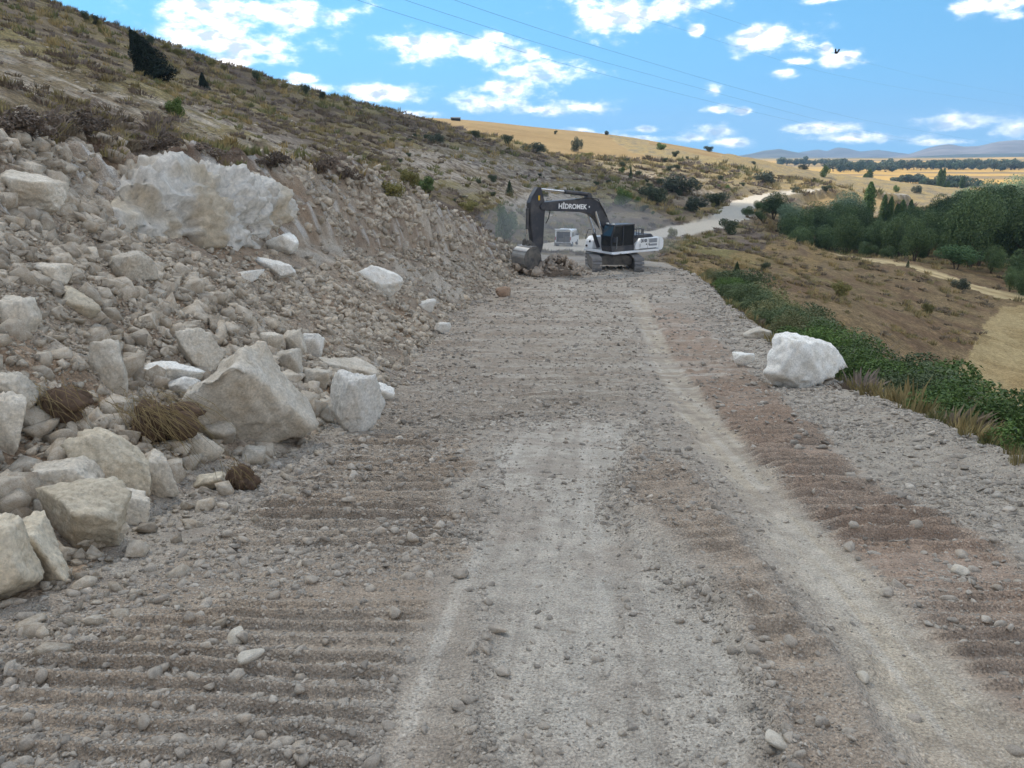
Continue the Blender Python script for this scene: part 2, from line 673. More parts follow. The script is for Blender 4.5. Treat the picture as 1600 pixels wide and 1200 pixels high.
DR = lnrows([(0.5, 1.3, 0.05), (1.3, 6, 0.0037), (6, 15, 0.0027), (15, 25, 0.004), (25, 60, 0.0062), (60, 420, 0.0085), (420, 3000, 0.02), (3000, 9000, 0.08)])
_in = np.arange(-R(36.5), R(36.5), 0.0026)
_o = [R(36.5)]
st = 0.0045
while _o[-1] < math.pi:
    _o.append(_o[-1] + st)
    st = min(st * 1.09, 0.09)
_o = np.array(_o[:-1])
AZ = np.concatenate([-_o[::-1][:-1], _in, _o]) if False else np.concatenate([-_o[::-1], _in[1:], _o])
NA, ND = len(AZ), len(DR)
GA, GD = np.meshgrid(AZ, DR)
GX, GY = GD * np.sin(GA), GD * np.cos(GA)
GZ = base_height(GX, GY)

# road bed in the distance, with a bank on its uphill side
rd, rz = road_dist(GX, GY)
wr = 1 - sstep(3.6, 8.0, rd)
wr *= sstep(56, 72, GD)
GZ = GZ * (1 - wr) + rz * wr
# ---- zone masks
xl, xr = XL(GY), XR(GY)
wob = fbm2(GX * 0.9, GY * 0.9, 4, 5) * 0.45
near = GD < 58
U_ = xl - GX
is_road = ((U_ < wob * 0.8) & (GX < xr + wob * 0.5) & (GD < 60) & (GY > -80)) | ((rd < 3.7 + fbm2(GX * .3, GY * .3, 3, 9) * 1.0) & (GD >= 56))
is_road &= ~((GD >= 60) & (rd > 6))
ut_ = UT(GY)
is_bank = (U_ > wob * 0.8) & (U_ < ut_ + 0.25 + wob * 0.9) & (GY > -60) & (GY < 58) & (GD < 62) & ~is_road
PX, PY = project(GX, GY, GZ)
front = (GY > 0.2)
td = poly_dist(GX, GY, TRACKP)
is_track = (td < 2.0 + fbm2(GX * .4, GY * .4, 3, 12) * .5) & (GZ < -12.8) & (GX > 15) & (GD < 230)


def wobble_px(s, a, seed):
    return fbm2(GX / s, GY / s, 4, seed) * a


gold_sd = poly_sd(PX, PY, [(600, 150), (700, 150), (1010, 150), (948, 208), (962, 222), (990, 240), (1040, 246), (1000, 250), (870, 245), (780, 231), (700, 214), (668, 203), (640, 188), (600, 182)])
gold2_sd = poly_sd(PX, PY, [(1010, 216), (1150, 236), (1120, 247), (1060, 235), (1015, 224)])
is_gold = (GD > 240) & (GD < 520) & ((gold_sd + wobble_px(14, 2.5, 21) > 0) | (gold2_sd + wobble_px(14, 2, 22) > 0)) & ~is_road
gold3_sd = poly_sd(PX, PY, [(1255, 312), (1290, 304), (1375, 308), (1400, 318), (1330, 328), (1270, 325)])
is_gold |= (GD > 200) & (GD < 400) & (gold3_sd + wobble_px(10, 2, 23) > 0) & ~is_road
stub_sd = poly_sd(PX, PY, [(1600, 478), (1565, 480), (1540, 505), (1500, 580), (1488, 620), (1470, 760), (1700, 900), (2600, 900), (2600, 400), (1700, 470)])
is_stub = (GD > 28) & (GD < 110) & (GX > 14) & (stub_sd + wobble_px(3, 5, 24) > 0) & (GZ < -10) & ~is_track
is_plain = (GD > 470) & ~is_gold
spur = (GD > 230) & (GX > 60)
ZONES = np.zeros(GX.shape, int)          # 0 hillside
ZONES[(GX > xr) & (GD < 62) & ~is_road] = 4   # valley slope right of the road
ZONES[(GD >= 55) & (rd > 0) & (GX > 8) & (GD < 240) & (GZ < rz - 0.2) & (rd < 400) & ~is_road] = 4
ZONES[is_bank] = 2
ZONES[is_road] = 1
ZONES[is_gold] = 3
ZONES[is_stub] = 5
ZONES[is_track] = 6
ZONES[is_plain] = 7

# ---- relief
K6 = int(np.searchsorted(DR, 62))
zn = np.zeros(GX.shape)
hv = (ZONES == 0) | (ZONES == 4)
hx, hy, hz, hd = GX[hv], GY[hv], GZ[hv], GD[hv]
zn[hv] += fbm2(hx * .12, hy * .12, 4, 31) * 0.35 * sstep(6, 60, hd) + fbm2(hx * .5 + hz * .3, hy * .22, 3, 33) * 0.22 * sstep(6, 40, hd)
zn[hv] += fbm2(hx * .03, hy * .03, 3, 35) * 1.2 * sstep(60, 150, hd) * (1 - sstep(380, 600, hd)) * (ZONES[hv] == 0)
S6 = slice(0, K6)
u6, t6, x6, y6 = U_[S6], ut_[S6], GX[S6], GY[S6]
ub6 = UB(y6)
cq = np.clip((U_ - UB(GY)) / np.maximum(ut_ - UB(GY), .1), 0, 1)
cq6 = cq[S6]
bankw = sstep(0.0, 0.6, u6) * (1 - sstep(t6 - .2, t6 + 1.6, u6)) * (1 - sstep(50, 58, y6))
bm = bankw > 0
zb = np.zeros(x6.shape)
zb[bm] = bankw[bm] * (fbm2(x6[bm] * .8, y6[bm] * .8, 5, 41) * 0.36 + fbm2(x6[bm] * 3, y6[bm] * 3, 4, 42) * 0.1)
zb[bm] += bankw[bm] * (cq6[bm] > 0) * (fbm2(x6[bm] * .7, y6[bm] * 1.1, 3, 44, .5) * 0.35 * np.sin(np.pi * cq6[bm]) + fbm2(cq6[bm] * 3.2 + 4, y6[bm] * .8, 5, 49, .6) * .6 * np.sin(np.pi * cq6[bm]) + np.abs(fbm2(x6[bm] * 1.8, y6[bm] * 1.6, 4, 45, .6)) * .35 * sstep(0, .3, cq6[bm]))
lip = np.exp(-((u6 - t6 - .15) / .35) ** 2) * (y6 < 52)
lm = lip > .01
zb[lm] += lip[lm] * (0.18 + 0.15 * fbm2(x6[lm] * 1.3, y6[lm] * 1.3, 3, 47))
edge = np.exp(-((x6 - xr[S6] + .35) / .4) ** 2)
em = edge > .01
zb[em] += edge[em] * (0.07 + 0.10 * fbm2(x6[em] * 1.7, y6[em] * 1.7, 4, 48))
zn[S6] += zb

# ---- road surface detail, on the near block of the sheet only
K60 = int(np.searchsorted(DR, 60))
JA, JB = int(np.searchsorted(AZ, R(-80))), int(np.searchsorted(AZ, R(80)))
NB = (slice(0, K60), slice(JA, JB))
bx_, by_, bd_ = GX[NB], GY[NB], GD[NB]
bpx, bpy_ = PX[NB], PY[NB]
rmB = (ZONES[NB] == 1)


def pmask(poly, soft, wob_s=1.6, wob_a=14, seed=60):
    m = np.zeros(bx_.shape)
    sel = (by_ > 0.3) & rmB
    sx, sy = bpx[sel], bpy_[sel]
    sd = poly_sd(sx, sy, poly)
    scale = np.clip(6.0 / bd_[sel], 0.15, 2.2)
    sd = sd / scale + fbm2(bx_[sel] * wob_s, by_[sel] * wob_s, 4, seed) * wob_a
    m[sel] = sstep(-soft, soft, sd)
    return m


M_center = pmask([(830, 648), (985, 652), (1000, 690), (955, 800), (1000, 850), (1130, 960), (1185, 1060), (1230, 1300), (752, 1300), (742, 980), (728, 850), (765, 740), (790, 660)], 16, 2.2, 30, 61)
M_brownR = pmask([(1008, 470), (1085, 500), (1180, 585), (1262, 660), (1335, 730), (1425, 790), (1525, 850), (1620, 925), (1750, 1010), (1750, 1240), (1600, 1108), (1420, 962), (1300, 850), (1200, 742), (1112, 642), (1050, 560)], 17, 1.6, 24, 62)
M_band = pmask([(985, 460), (1008, 460), (1050, 560), (1112, 642), (1200, 742), (1300, 850), (1420, 962), (1600, 1108), (1750, 1240), (1750, 1400), (1480, 1300), (1330, 1010), (1235, 880), (1150, 765), (1070, 660), (1018, 560)], 18, 1.8, 18, 63)
M_rut = pmask([(985, 690), (1085, 760), (1175, 900), (1300, 1060), (1430, 1280), (1240, 1280), (1172, 1005), (1120, 885), (965, 800)], 14, 1.8, 18, 64)
M_left = pmask([(475, 745), (560, 690), (730, 690), (722, 740), (712, 830), (730, 870), (690, 905), (605, 1100), (560, 1300), (-200, 1300), (-200, 1000), (200, 895), (380, 800)], 18, 1.5, 34, 65)
M_wheelL = pmask([(690, 900), (722, 890), (738, 1050), (725, 1300), (560, 1300), (640, 1030)], 14, 2.0, 18, 66)
M_mid = pmask([(860, 440), (985, 440), (1000, 560), (985, 650), (830, 648), (835, 560)], 30, 1.2, 40, 67)
M_up = pmask([(640, 560), (760, 470), (1000, 440), (1000, 640), (760, 680), (560, 690)], 30, 1.2, 40, 68)
M_sh = pmask([(1100, 470), (1190, 585), (1262, 660), (1335, 730), (1425, 790), (1525, 850), (1620, 925), (1750, 1010), (1750, 740), (1600, 700), (1300, 560), (1120, 440)], 24, 1.2, 30, 69)

slant = bx_ * 0.05 + fbm2(bx_ * .3, by_ * .3, 2, 71) * 0.10 + fbm2(bx_ * 2.5, by_ * 2.5, 2, 72) * .016
ph = (by_ + slant) / (0.125 + .075 * (bd_ > 4.0 + .6 * noise2(bx_ * .7, by_ * .2, 75)) + .05 * (bd_ > 11))
fr = ph - np.floor(ph)
ridge = np.where(fr < .24, sstep(0, .24, fr), np.clip((.86 - fr) / .62, 0, 1) ** 1.6) - 0.36
ridge = ridge + .2 * fbm2(bx_ * 7, by_ * 7, 2, 74) * (ridge > -.2)
hold = .15 + .85 * sstep(-.5, .15, fbm2(bx_ * .9, by_ * .9, 4, 73) + .25)
rown = noise2(np.floor(ph) * 7.31, bx_ * .45, 77)
corr = ridge * hold * (0.45 + 1.0 * rown)
amp = (0.038 + .036 * (bd_ > 4.3)) * M_left * (1 - M_wheelL) + (0.044 + .040 * (bd_ > 4.3)) * M_brownR * (1 - M_band) + 0.065 * M_up * (1 - M_center) * (1 - M_brownR) + 0.025 * M_mid
ph2 = (by_ + slant * 1.5 - bx_ * .25) / 0.19
fr2 = ph2 - np.floor(ph2)
lug = np.exp(-((fr2 - .5) / .2) ** 2) - .3
grit = fbm2(bx_ * 14, by_ * 14, 4, 81, .6)
grit2 = fbm2(bx_ * 6, by_ * 6, 3, 82)
rz_ = corr * amp
rz_ += lug * 0.062 * M_rut * (0.3 + 1.0 * noise2(bx_ * 3, by_ * 3, 78))
rz_ += M_rut * (1 - M_rut) * 4 * (.03 + .02 * fbm2(bx_ * 5, by_ * 5, 3, 86))
rz_ += -0.03 * M_band - 0.015 * M_wheelL + 0.03 * M_rut - 0.02 * M_center
bord = M_center * (1 - M_center) * 4
rz_ += bord * (0.012 + 0.03 * grit2) * (bd_ < 9)
bb = M_band * (1 - M_band) * 4
rz_ += bb * (0.010 + 0.02 * grit2)
smooth_ = np.clip(M_center * .75 + M_band * .7 + M_wheelL * .6, 0, .8)
inr = np.clip(M_left + M_brownR, 0, 1)
rz_ += (grit * 0.010 * (1 - .65 * inr) + np.maximum(grit2 - .15, 0) * 0.045 * (1 - .5 * inr)) * (1 - smooth_)
rz_ += fbm2(bx_ * 1.2, by_ * 1.2, 3, 83) * 0.03
rz_ += grit * 0.003 * smooth_
zn[NB] += np.where(rmB, rz_, 0) * (1 - sstep(36, 58, bd_))
zn[NB] += np.where(ZONES[NB] == 2, grit * 0.02 * (1 - sstep(12, 30, bd_)), 0)
# valley / stubble
rowst = np.sin((GX * .55 + GY * .83) * 2 * np.pi / 1.3)
zn += np.where(ZONES == 5, rowst * 0.05, 0)
zn -= np.where(ZONES == 6, 0.12, 0)
# far knolls at the feet of the trees
GZ = GZ + zn
PX, PY = project(GX, GY, GZ)


def height(x, y):
    """bilinear lookup on the built sheet"""
    x = np.atleast_1d(np.asarray(x, float))
    y = np.atleast_1d(np.asarray(y, float))
    d = np.clip(np.hypot(x, y), DR[0] * 1.001, DR[-1] * .999)
    a = np.arctan2(x, y)
    i = np.clip(np.searchsorted(DR, d) - 1, 0, ND - 2)
    j = np.clip(np.searchsorted(AZ, a) - 1, 0, NA - 2)
    fd = (d - DR[i]) / (DR[i + 1] - DR[i])
    fa = np.clip((a - AZ[j]) / (AZ[j + 1] - AZ[j]), 0, 1)
    return (GZ[i, j] * (1 - fa) + GZ[i, j + 1] * fa) * (1 - fd) + (GZ[i + 1, j] * (1 - fa) + GZ[i + 1, j + 1] * fa) * fd


def zone_at(x, y):
    d = np.hypot(x, y)
    a = np.arctan2(x, y)
    i = np.clip(np.searchsorted(DR, d) - 1, 0, ND - 2)
    j = np.clip(np.searchsorted(AZ, a) - 1, 0, NA - 2)
    return ZONES[i, j]


def ground_at(px, py, dmin=1.2, dmax=3000):
    """first point of the ground seen along a pixel of the photograph"""
    v = pix_dir(px, py)
    h = math.hypot(v[0], v[1])
    ds = np.exp(np.linspace(math.log(dmin), math.log(dmax), 6000))
    x, y = v[0] / h * ds, v[1] / h * ds
    zr_ = v[2] / h * ds
    below = np.nonzero(zr_ <= height(x, y))[0]
    k = below[0] if len(below) else len(ds) - 1
    return Vector((x[k], y[k], float(height(x[k], y[k])[0])))


def at_dist(px, d):
    """ground point in the direction of an image column at a distance"""
    a = math.atan((px - CX) / FPX / (CP + 0.2 * SP))
    x, y = d * math.sin(a), d * math.cos(a)
    return Vector((x, y, float(height(x, y)[0])))


def normal_at(x, y, e=0.25):
    hx = (height(x + e, y) - height(x - e, y)) / (2 * e)
    hy = (height(x, y + e) - height(x, y - e)) / (2 * e)
    n = np.stack([-hx, -hy, np.ones_like(hx)], -1)
    return n / np.linalg.norm(n, axis=-1, keepdims=True)

# ------------------------------------------------------------------ ground colours (albedo) per vertex
C_ = np.zeros(GX.shape + (3,))


def lay(mask, col, w=None):
    m = mask.astype(float) if w is None else mask.astype(float) * w
    C_[...] = C_ * (1 - m[..., None]) + m[..., None] * np.asarray(col)


n_big = fbm2(GX * .05, GY * .05, 3, 101)
n_mid = fbm2(GX * .3, GY * .3, 3, 102)
n_fine = fbm2(GX * 1.5, GY * 1.5, 3, 103)
n_terr = fbm2(GX * .10 + GZ * 1.3, GY * .05 + GZ * .9, 3, 104)
# hillside: dry grass, grey thorn cushions, bare chalky rock
lay(ZONES == 0, sr(132, 117, 92))
lay(ZONES == 0, sr(118, 104, 92), sstep(-.1, .4, n_mid))
lay(ZONES == 0, sr(142, 129, 90), sstep(.0, .5, n_big + n_fine * .3))
lay(ZONES == 0, sr(92, 78, 66), sstep(.12, .4, n_terr) * .7)


def pxm(poly, soft):
    m = np.zeros(GX.shape)
    sel = (GD > 8) & (GD < 500) & (GY > 0)
    m[sel] = sstep(-soft, soft, poly_sd(PX[sel], PY[sel], poly))
    return m


rock = pxm([(0, 70), (130, 120), (300, 165), (440, 215), (520, 245), (430, 240), (250, 190), (90, 150), (0, 150)], 22)
rock = np.maximum(rock, pxm([(590, 235), (700, 225), (820, 250), (930, 280), (900, 320), (800, 330), (740, 300), (640, 275)], 20))
rock = np.maximum(rock, pxm([(1010, 255), (1120, 270), (1140, 330), (1040, 310), (960, 280)], 16) * .8)
lay(ZONES == 0, sr(176, 164, 148), rock * sstep(-.15, .25, n_fine * .7 + n_terr * .6))
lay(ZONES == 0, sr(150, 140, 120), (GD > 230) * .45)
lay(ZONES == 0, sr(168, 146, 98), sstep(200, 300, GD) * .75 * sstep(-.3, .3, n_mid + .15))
# valley slope: brown dry grass
lay(ZONES == 4, sr(134, 114, 84))
lay(ZONES == 4, sr(120, 98, 74), sstep(-.1, .45, n_mid))
lay(ZONES == 4, sr(128, 118, 76), sstep(.0, .4, n_big + .3 * n_fine))
lay(ZONES == 4, sr(150, 126, 84), sstep(.15, .4, n_terr) * .6)
# far golden fields
lay(ZONES == 3, sr(152, 129, 90))
lay(ZONES == 3, sr(143, 119, 81), sstep(-.2, .4, fbm2(GX * .02, GY * .1, 4, 111)))
# stubble
lay(ZONES == 5, sr(168, 148, 108))
lay(ZONES == 5, sr(146, 126, 88), sstep(-.1, .4, fbm2(GX * .5, GY * .5, 5, 112)) * .8)
lay(ZONES == 5, sr(154, 126, 84), sstep(0, .4, n_big + .2) * .5)
lay(ZONES == 6, sr(190, 170, 130))
lay(ZONES == 6, sr(140, 118, 80), np.exp(-(td / .45) ** 2) * .8)
# plain
strip = noise2(GX * .0016 + 7.3, GY * .006, 121)
strip2 = noise2(GX * .003 + 1.3, GY * .012 + GX * .002, 122)
lay(ZONES == 7, sr(176, 146, 92))
lay(ZONES == 7, sr(186, 150, 84), sstep(.45, .6, strip))
lay(ZONES == 7, sr(136, 116, 84), sstep(.6, .64, strip2))
lay(ZONES == 7, sr(118, 112, 76), sstep(.30, .26, strip) * .8)
# cut bank and rubble: pale limestone dust with beige and brown earth
lay(ZONES == 2, sr(160, 145, 128))
lay(ZONES == 2, sr(184, 173, 158), sstep(0, .4, fbm2(GX * 1.1, GY * 1.1, 5, 131)))
lay(ZONES == 2, sr(146, 124, 102), sstep(.05, .45, fbm2(GX * .55 + 9, GY * .55, 5, 132)) * .8)
lay(ZONES == 2, sr(126, 108, 92), sstep(.05, .4, fbm2(GX * 1.3, GY * .8, 4, 137)) * (cq > .02) * (GY < 58) * .6)
lay(ZONES == 2, sr(104, 84, 70), sstep(.80, .98, cq + .12 * n_fine) * (GY < 58) * .85)
lay(ZONES == 2, sr(196, 192, 186), sstep(.1, .35, fbm2(GX * .7, GY * 2.2, 4, 134)) * (cq > .05) * .7)
# road
lay(ZONES == 1, sr(160, 150, 137))
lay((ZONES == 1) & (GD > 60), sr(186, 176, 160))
CB = C_[NB]
nfB = n_fine[NB]


def layB(col, w):
    w = np.where(rmB, w, 0)[..., None]
    CB[...] = CB * (1 - w) + w * np.asarray(col)


layB(sr(158, 143, 126), M_left * (.55 + .45 * sstep(-.3, .3, nfB)))
layB(sr(170, 161, 148), M_mid * .7)
layB(sr(174, 165, 152), M_center)
layB(sr(160, 143, 125), M_rut * .7)
layB(sr(164, 154, 140), M_sh * .9)
layB(sr(159, 139, 122), M_brownR * (.7 + .3 * sstep(-.3, .3, nfB)))
layB(sr(178, 165, 146), M_band)
layB(sr(162, 151, 137), M_wheelL)
# fine wheel streaks along the driving direction
along = fbm2((bx_ - by_ * .1) * 11, by_ * .3, 4, 187)
wst = np.clip(M_center + M_band + M_wheelL, 0, 1)
layB(sr(188, 180, 168), sstep(.1, .45, along) * wst * .5)
layB(sr(148, 138, 126), sstep(.1, .45, -along) * wst * .45)
# dusty streaks across the road; colour stands in for shading of far track ridges
stk = fbm2(bx_ * .5, by_ * 3.2 + bx_ * .2, 4, 188)
layB(sr(186, 178, 166), sstep(.08, .4, stk) * .55 * sstep(9, 16, bd_))
layB(sr(138, 122, 106), sstep(.1, .42, fbm2(bx_ * .4 + 3, by_ * 1.5, 4, 189)) * .5 * sstep(8, 14, bd_))
layB(sr(140, 126, 112), sstep(.05, .4, fbm2(bx_ * 2.2, by_ * 2.2, 4, 190)) * .35)
C_ = np.clip(C_, .01, .9)


def ground_mat(name, scale, amp, bump, dist, fine=None, spots=None, grain=None):
    n = Nodes(name)
    p = n.pos()
    c = n.attr('Col')
    v = n.math('MULTIPLY', n.rng(n.noise(scale, 4, .65, p), .3, .7, 1 - amp, 1 + amp), n.rng(n.noise(scale * 9, 3, .8, p), .3, .7, 1 - amp, 1 + amp))
    if grain:
        v = n.math('MULTIPLY', v, n.rng(n.noise(grain[0], 3, .75, p), .33, .67, 1 - grain[1], 1 + grain[1]))
    c = n.gain(c, v)
    if spots:
        vs, col, amt = spots
        f = n.math('MULTIPLY', n.rng(n.voro(vs, p), .05, .35, 1, 0), n.rng(n.noise(vs * .2, 3, .6, p), .45, .6, 0, amt))
        c = n.mix(f, c, col)
    h = n.math('ADD', n.noise(scale * 5, 4, .7, p), n.math('MULTIPLY', n.voro(scale * 12, p), .6))
    n.bump(h, bump, dist)
    return n.set(c, .95, .12)


GM = {0: ground_mat('dry_hill_grass', .6, .22, .9, .25, spots=(1.3, sr(96, 84, 72), .4), grain=(3.4, .35)),
      1: ground_mat('crushed_gravel', 7, .2, .8, .018, spots=(55, sr(204, 196, 184), .7), grain=(110, .32)),
      2: ground_mat('limestone_rubble_earth', 3.2, .2, .8, .04, spots=(14, sr(200, 193, 182), .6), grain=(24, .34)),
      3: ground_mat('ripe_wheat', .25, .1, .5, .2),
      4: ground_mat('brown_valley_grass', .7, .24, .9, .2, spots=(1.5, sr(96, 84, 60), .5), grain=(3.0, .35)),
      5: ground_mat('cut_stubble', 1.2, .16, .8, .08, grain=(4.5, .3)),
      6: ground_mat('pale_track_dust', .9, .14, .5, .05),
      7: ground_mat('plain_fields', .02, .1, .2, .5)}
ZN = {0: 'hillside', 1: 'gravel_road', 2: 'rubble_bank', 3: 'wheat_field', 4: 'valley_slope', 5: 'stubble_field', 6: 'farm_track', 7: 'plain'}
GROUND = {}


def build_ground():
    idx = np.arange(NA * ND).reshape(ND, NA)
    j2 = np.concatenate([np.arange(1, NA), [0]])
    quads = np.stack([idx[:-1, :], idx[:-1][:, j2], idx[1:][:, j2], idx[1:, :]], -1).reshape(-1, 4)
    quads = quads[:, ::-1]
    zf = ZONES[:-1, :].reshape(-1)
    V = np.stack([GX, GY, GZ], -1).reshape(-1, 3)
    Cc = C_.reshape(-1, 3)
    for z, nm in ZN.items():
        f = quads[zf == z]
        if not len(f):
            continue
        u, inv = np.unique(f, return_inverse=True)
        me = mesh_np(nm, V[u], inv.reshape(f.shape), GM[z], True, Cc[u])
        o = link(nm, me)
        if z != 2:
            tag(o, kind='structure')
        GROUND[z] = o
    # small disc under the camera
    return


build_ground()
tag(GROUND[2], kind='structure')

# ------------------------------------------------------------------ the cumulus whose shadow lies over the near ground
def icosphere(sub):
    bm = bmesh.new()
    bmesh.ops.create_icosphere(bm, subdivisions=sub, radius=1.0)
    V = np.array([v.co[:] for v in bm.verts])
    F = np.array([[v.index for v in f.verts] for f in bm.faces])
    bm.free()
    return V, F


ICO = {k: icosphere(k) for k in (1, 2, 3, 4, 5, 6)}


def build_cloud():
    H = 720.0
    target = np.array([12.0, 52.0, -8.0])
    c = target + np.array(SUN_DIR) * (H / SUN_DIR.z)
    V, F = ICO[5]
    parts, faces, off = [], [], 0
    r = np.random.default_rng(3)
    lumps = [(0, 0, 0, 150, 128, 34)]
    for k in range(26):
        a = k / 26 * 2 * math.pi + r.uniform(-.1, .1)
        lumps.append((math.cos(a) * 140, math.sin(a) * 118, r.uniform(-8, 10), r.uniform(22, 44), r.uniform(22, 40), r.uniform(14, 26)))
    for k, (x, y, z, a, b, h) in enumerate(lumps):
        v, f = (V, F) if k == 0 else ICO[3]
        n = 1 + 0.28 * fbm3(v * 2.4 + k * 5.1, 4, 200 + k)
        p = v * n[:, None] * np.array([a, b, h])
        p[:, 2] = np.where(p[:, 2] < 0, p[:, 2] * .45, p[:, 2])
        parts.append(p + np.array([x, y, z]))
        faces.append(f + off)
        off += len(v)
    n = Nodes('cloud_white')
    m = n.set((0.9, 0.9, 0.9), 1.0, 0.0)
    tr = n.new('ShaderNodeBsdfTransparent')          # thin cloud: some sunlight comes through
    ms = n.new('ShaderNodeMixShader')
    ms.inputs[0].default_value = .5
    n.link(n.bsdf.outputs[0], ms.inputs[1])
    n.link(tr.outputs[0], ms.inputs[2])
    n.link(ms.outputs[0], n.out.inputs[0])
    o = link('cloud', mesh_np('cloud', np.vstack(parts), np.vstack(faces), m), loc=c)
    tag(o, kind='structure')


build_cloud()

# ------------------------------------------------------------------ stones
def rock_shape(sub, seed, planes=11, p=14, rough=0.06, flat=(1, 1, 1), detail=4, freq=1.6):
    r = np.random.default_rng(seed)
    V, F = ICO[sub]
    n = r.normal(size=(planes, 3))
    n /= np.linalg.norm(n, axis=1, keepdims=True)
    n = np.vstack([n, [[0, 0, 1], [0, 0, -1]]])
    h = np.concatenate([r.uniform(.55, 1.0, planes), r.uniform(.55, .85, 2)])
    q = np.maximum(V @ n.T, 0) / h
    rad = 1 / np.maximum((q ** p).sum(1) ** (1 / p), 1e-3)
    P = V * np.minimum(rad, 1.5)[:, None]
    if rough:
        rg = 1 - np.abs(fbm3(P * freq * 1.7 + seed * .3, 4, seed + 4, .55)) * 2
        P = P * (1 + rough * fbm3(P * freq + seed * 1.7, detail, seed, .6) + rough * .45 * rg + (rough * .5 * fbm3(P * freq * 6 + seed, 4, seed + 9, .7) if sub > 3 else 0))[:, None]
    P = P * np.array(flat)
    P /= (P.max(0) - P.min(0)).max()          # longest extent = 1
    return P, F


def stone_mat(name, inst=True, light=sr(208, 198, 182), mid=sr(170, 156, 138), tan=sr(168, 143, 114), sc=3.0, bump=.5, bdist=.025):
    n = Nodes(name)
    p = n.obj()
    c = n.mix(n.rng(n.noise(sc, 5, .6, p), .35, .65), mid, light)
    c = n.mix(n.rng(n.noise(sc * .6, 4, .6, p), .52, .72, 0, .75), c, tan)
    c = n.mix(n.rng(n.noise(sc * 7, 4, .75, p), .58, .72, 0, .6), c, mid * .55)
    rnd = n.new('ShaderNodeObjectInfo').outputs['Random']
    v = n.math('MULTIPLY', n.rng(rnd, 0, 1, .82, 1.08), n.rng(n.noise(sc * 12, 3, .8, p), .33, .67, .76, 1.2))
    if inst:
        v = n.math('MULTIPLY', v, n.attr('tint', 'Fac', 'INSTANCER'))
    c = n.gain(c, v)
    n.bump(n.math('ADD', n.noise(sc * 4, 6, .75, p), n.math('MULTIPLY', n.noise(sc * 18, 4, .7, p), .35)), bump, bdist)
    return n.set(c, .94, .1)


M_STONE = stone_mat('limestone_scatter')
M_STONE1 = stone_mat('limestone_piece', inst=False)
M_BOULDER = stone_mat('limestone_boulder', inst=False, light=sr(222, 214, 200), mid=sr(190, 179, 162), tan=sr(186, 166, 138), sc=3.2, bump=.6, bdist=.028)
M_WHITE = stone_mat('white_limestone', inst=False, light=sr(240, 237, 230), mid=sr(222, 217, 207), tan=sr(210, 198, 180), sc=3.0, bump=.6, bdist=.03)
M_PEB = stone_mat('road_pebble', light=sr(184, 176, 164), mid=sr(152, 143, 132), tan=sr(156, 136, 116), sc=1.5, bump=.15)
M_PEB1 = stone_mat('road_pebble_single', inst=False, light=sr(188, 178, 164), mid=sr(154, 144, 132), tan=sr(158, 138, 116), sc=1.5, bump=.3)


def proto_collection(name, meshes):
    c = bpy.data.collections.new(name)
    for i, me in enumerate(meshes):
        o = bpy.data.objects.new('%s_%02d' % (name, i), me)
        c.objects.link(o)
    return c


def scatter_group(coll, nproto):
    g = bpy.data.node_groups.new('scatter_' + coll.name, 'GeometryNodeTree')
    g.interface.new_socket('Geometry', in_out='INPUT', socket_type='NodeSocketGeometry')
    g.interface.new_socket('Geometry', in_out='OUTPUT', socket_type='NodeSocketGeometry')
    N, L = g.nodes.new, g.links.new
    gi, go = N('NodeGroupInput'), N('NodeGroupOutput')
    ci = N('GeometryNodeCollectionInfo')
    ci.inputs['Collection'].default_value = coll
    ci.inputs['Separate Children'].default_value = True
    ci.inputs['Reset Children'].default_value = True
    iop = N('GeometryNodeInstanceOnPoints')
    iop.inputs['Pick Instance'].default_value = True

    def na(nm, t):
        a = N('GeometryNodeInputNamedAttribute')
        a.data_type = t
        a.inputs['Name'].default_value = nm
        return a.outputs['Attribute']
    e2r = N('FunctionNodeEulerToRotation')
    L(na('rot', 'FLOAT_VECTOR'), e2r.inputs[0])
    L(gi.outputs[0], iop.inputs['Points'])
    L(ci.outputs[0], iop.inputs['Instance'])
    L(na('idx', 'INT'), iop.inputs['Instance Index'])
    L(e2r.outputs[0], iop.inputs['Rotation'])
    L(na('scl', 'FLOAT_VECTOR'), iop.inputs['Scale'])
    L(iop.outputs[0], go.inputs[0])
    return g


def scatter(name, P, rot, scl, idx, tint, coll, nproto, parent=None):
    me = bpy.data.meshes.new(name)
    me.vertices.add(len(P))
    me.vertices.foreach_set('co', np.asarray(P, np.float32).ravel())
    for nm, t, d, k in (('rot', 'FLOAT_VECTOR', rot, 'vector'), ('scl', 'FLOAT_VECTOR', scl, 'vector'), ('idx', 'INT', idx, 'value'), ('tint', 'FLOAT', tint, 'value')):
        a = me.attributes.new(nm, t, 'POINT')
        a.data.foreach_set(k, np.asarray(d, np.int32 if t == 'INT' else np.float32).ravel())
    o = link(name, me, parent)
    md = o.modifiers.new('scatter', 'NODES')
    md.node_group = scatter_group(coll, nproto)
    tag(o, kind='stuff')
    return o


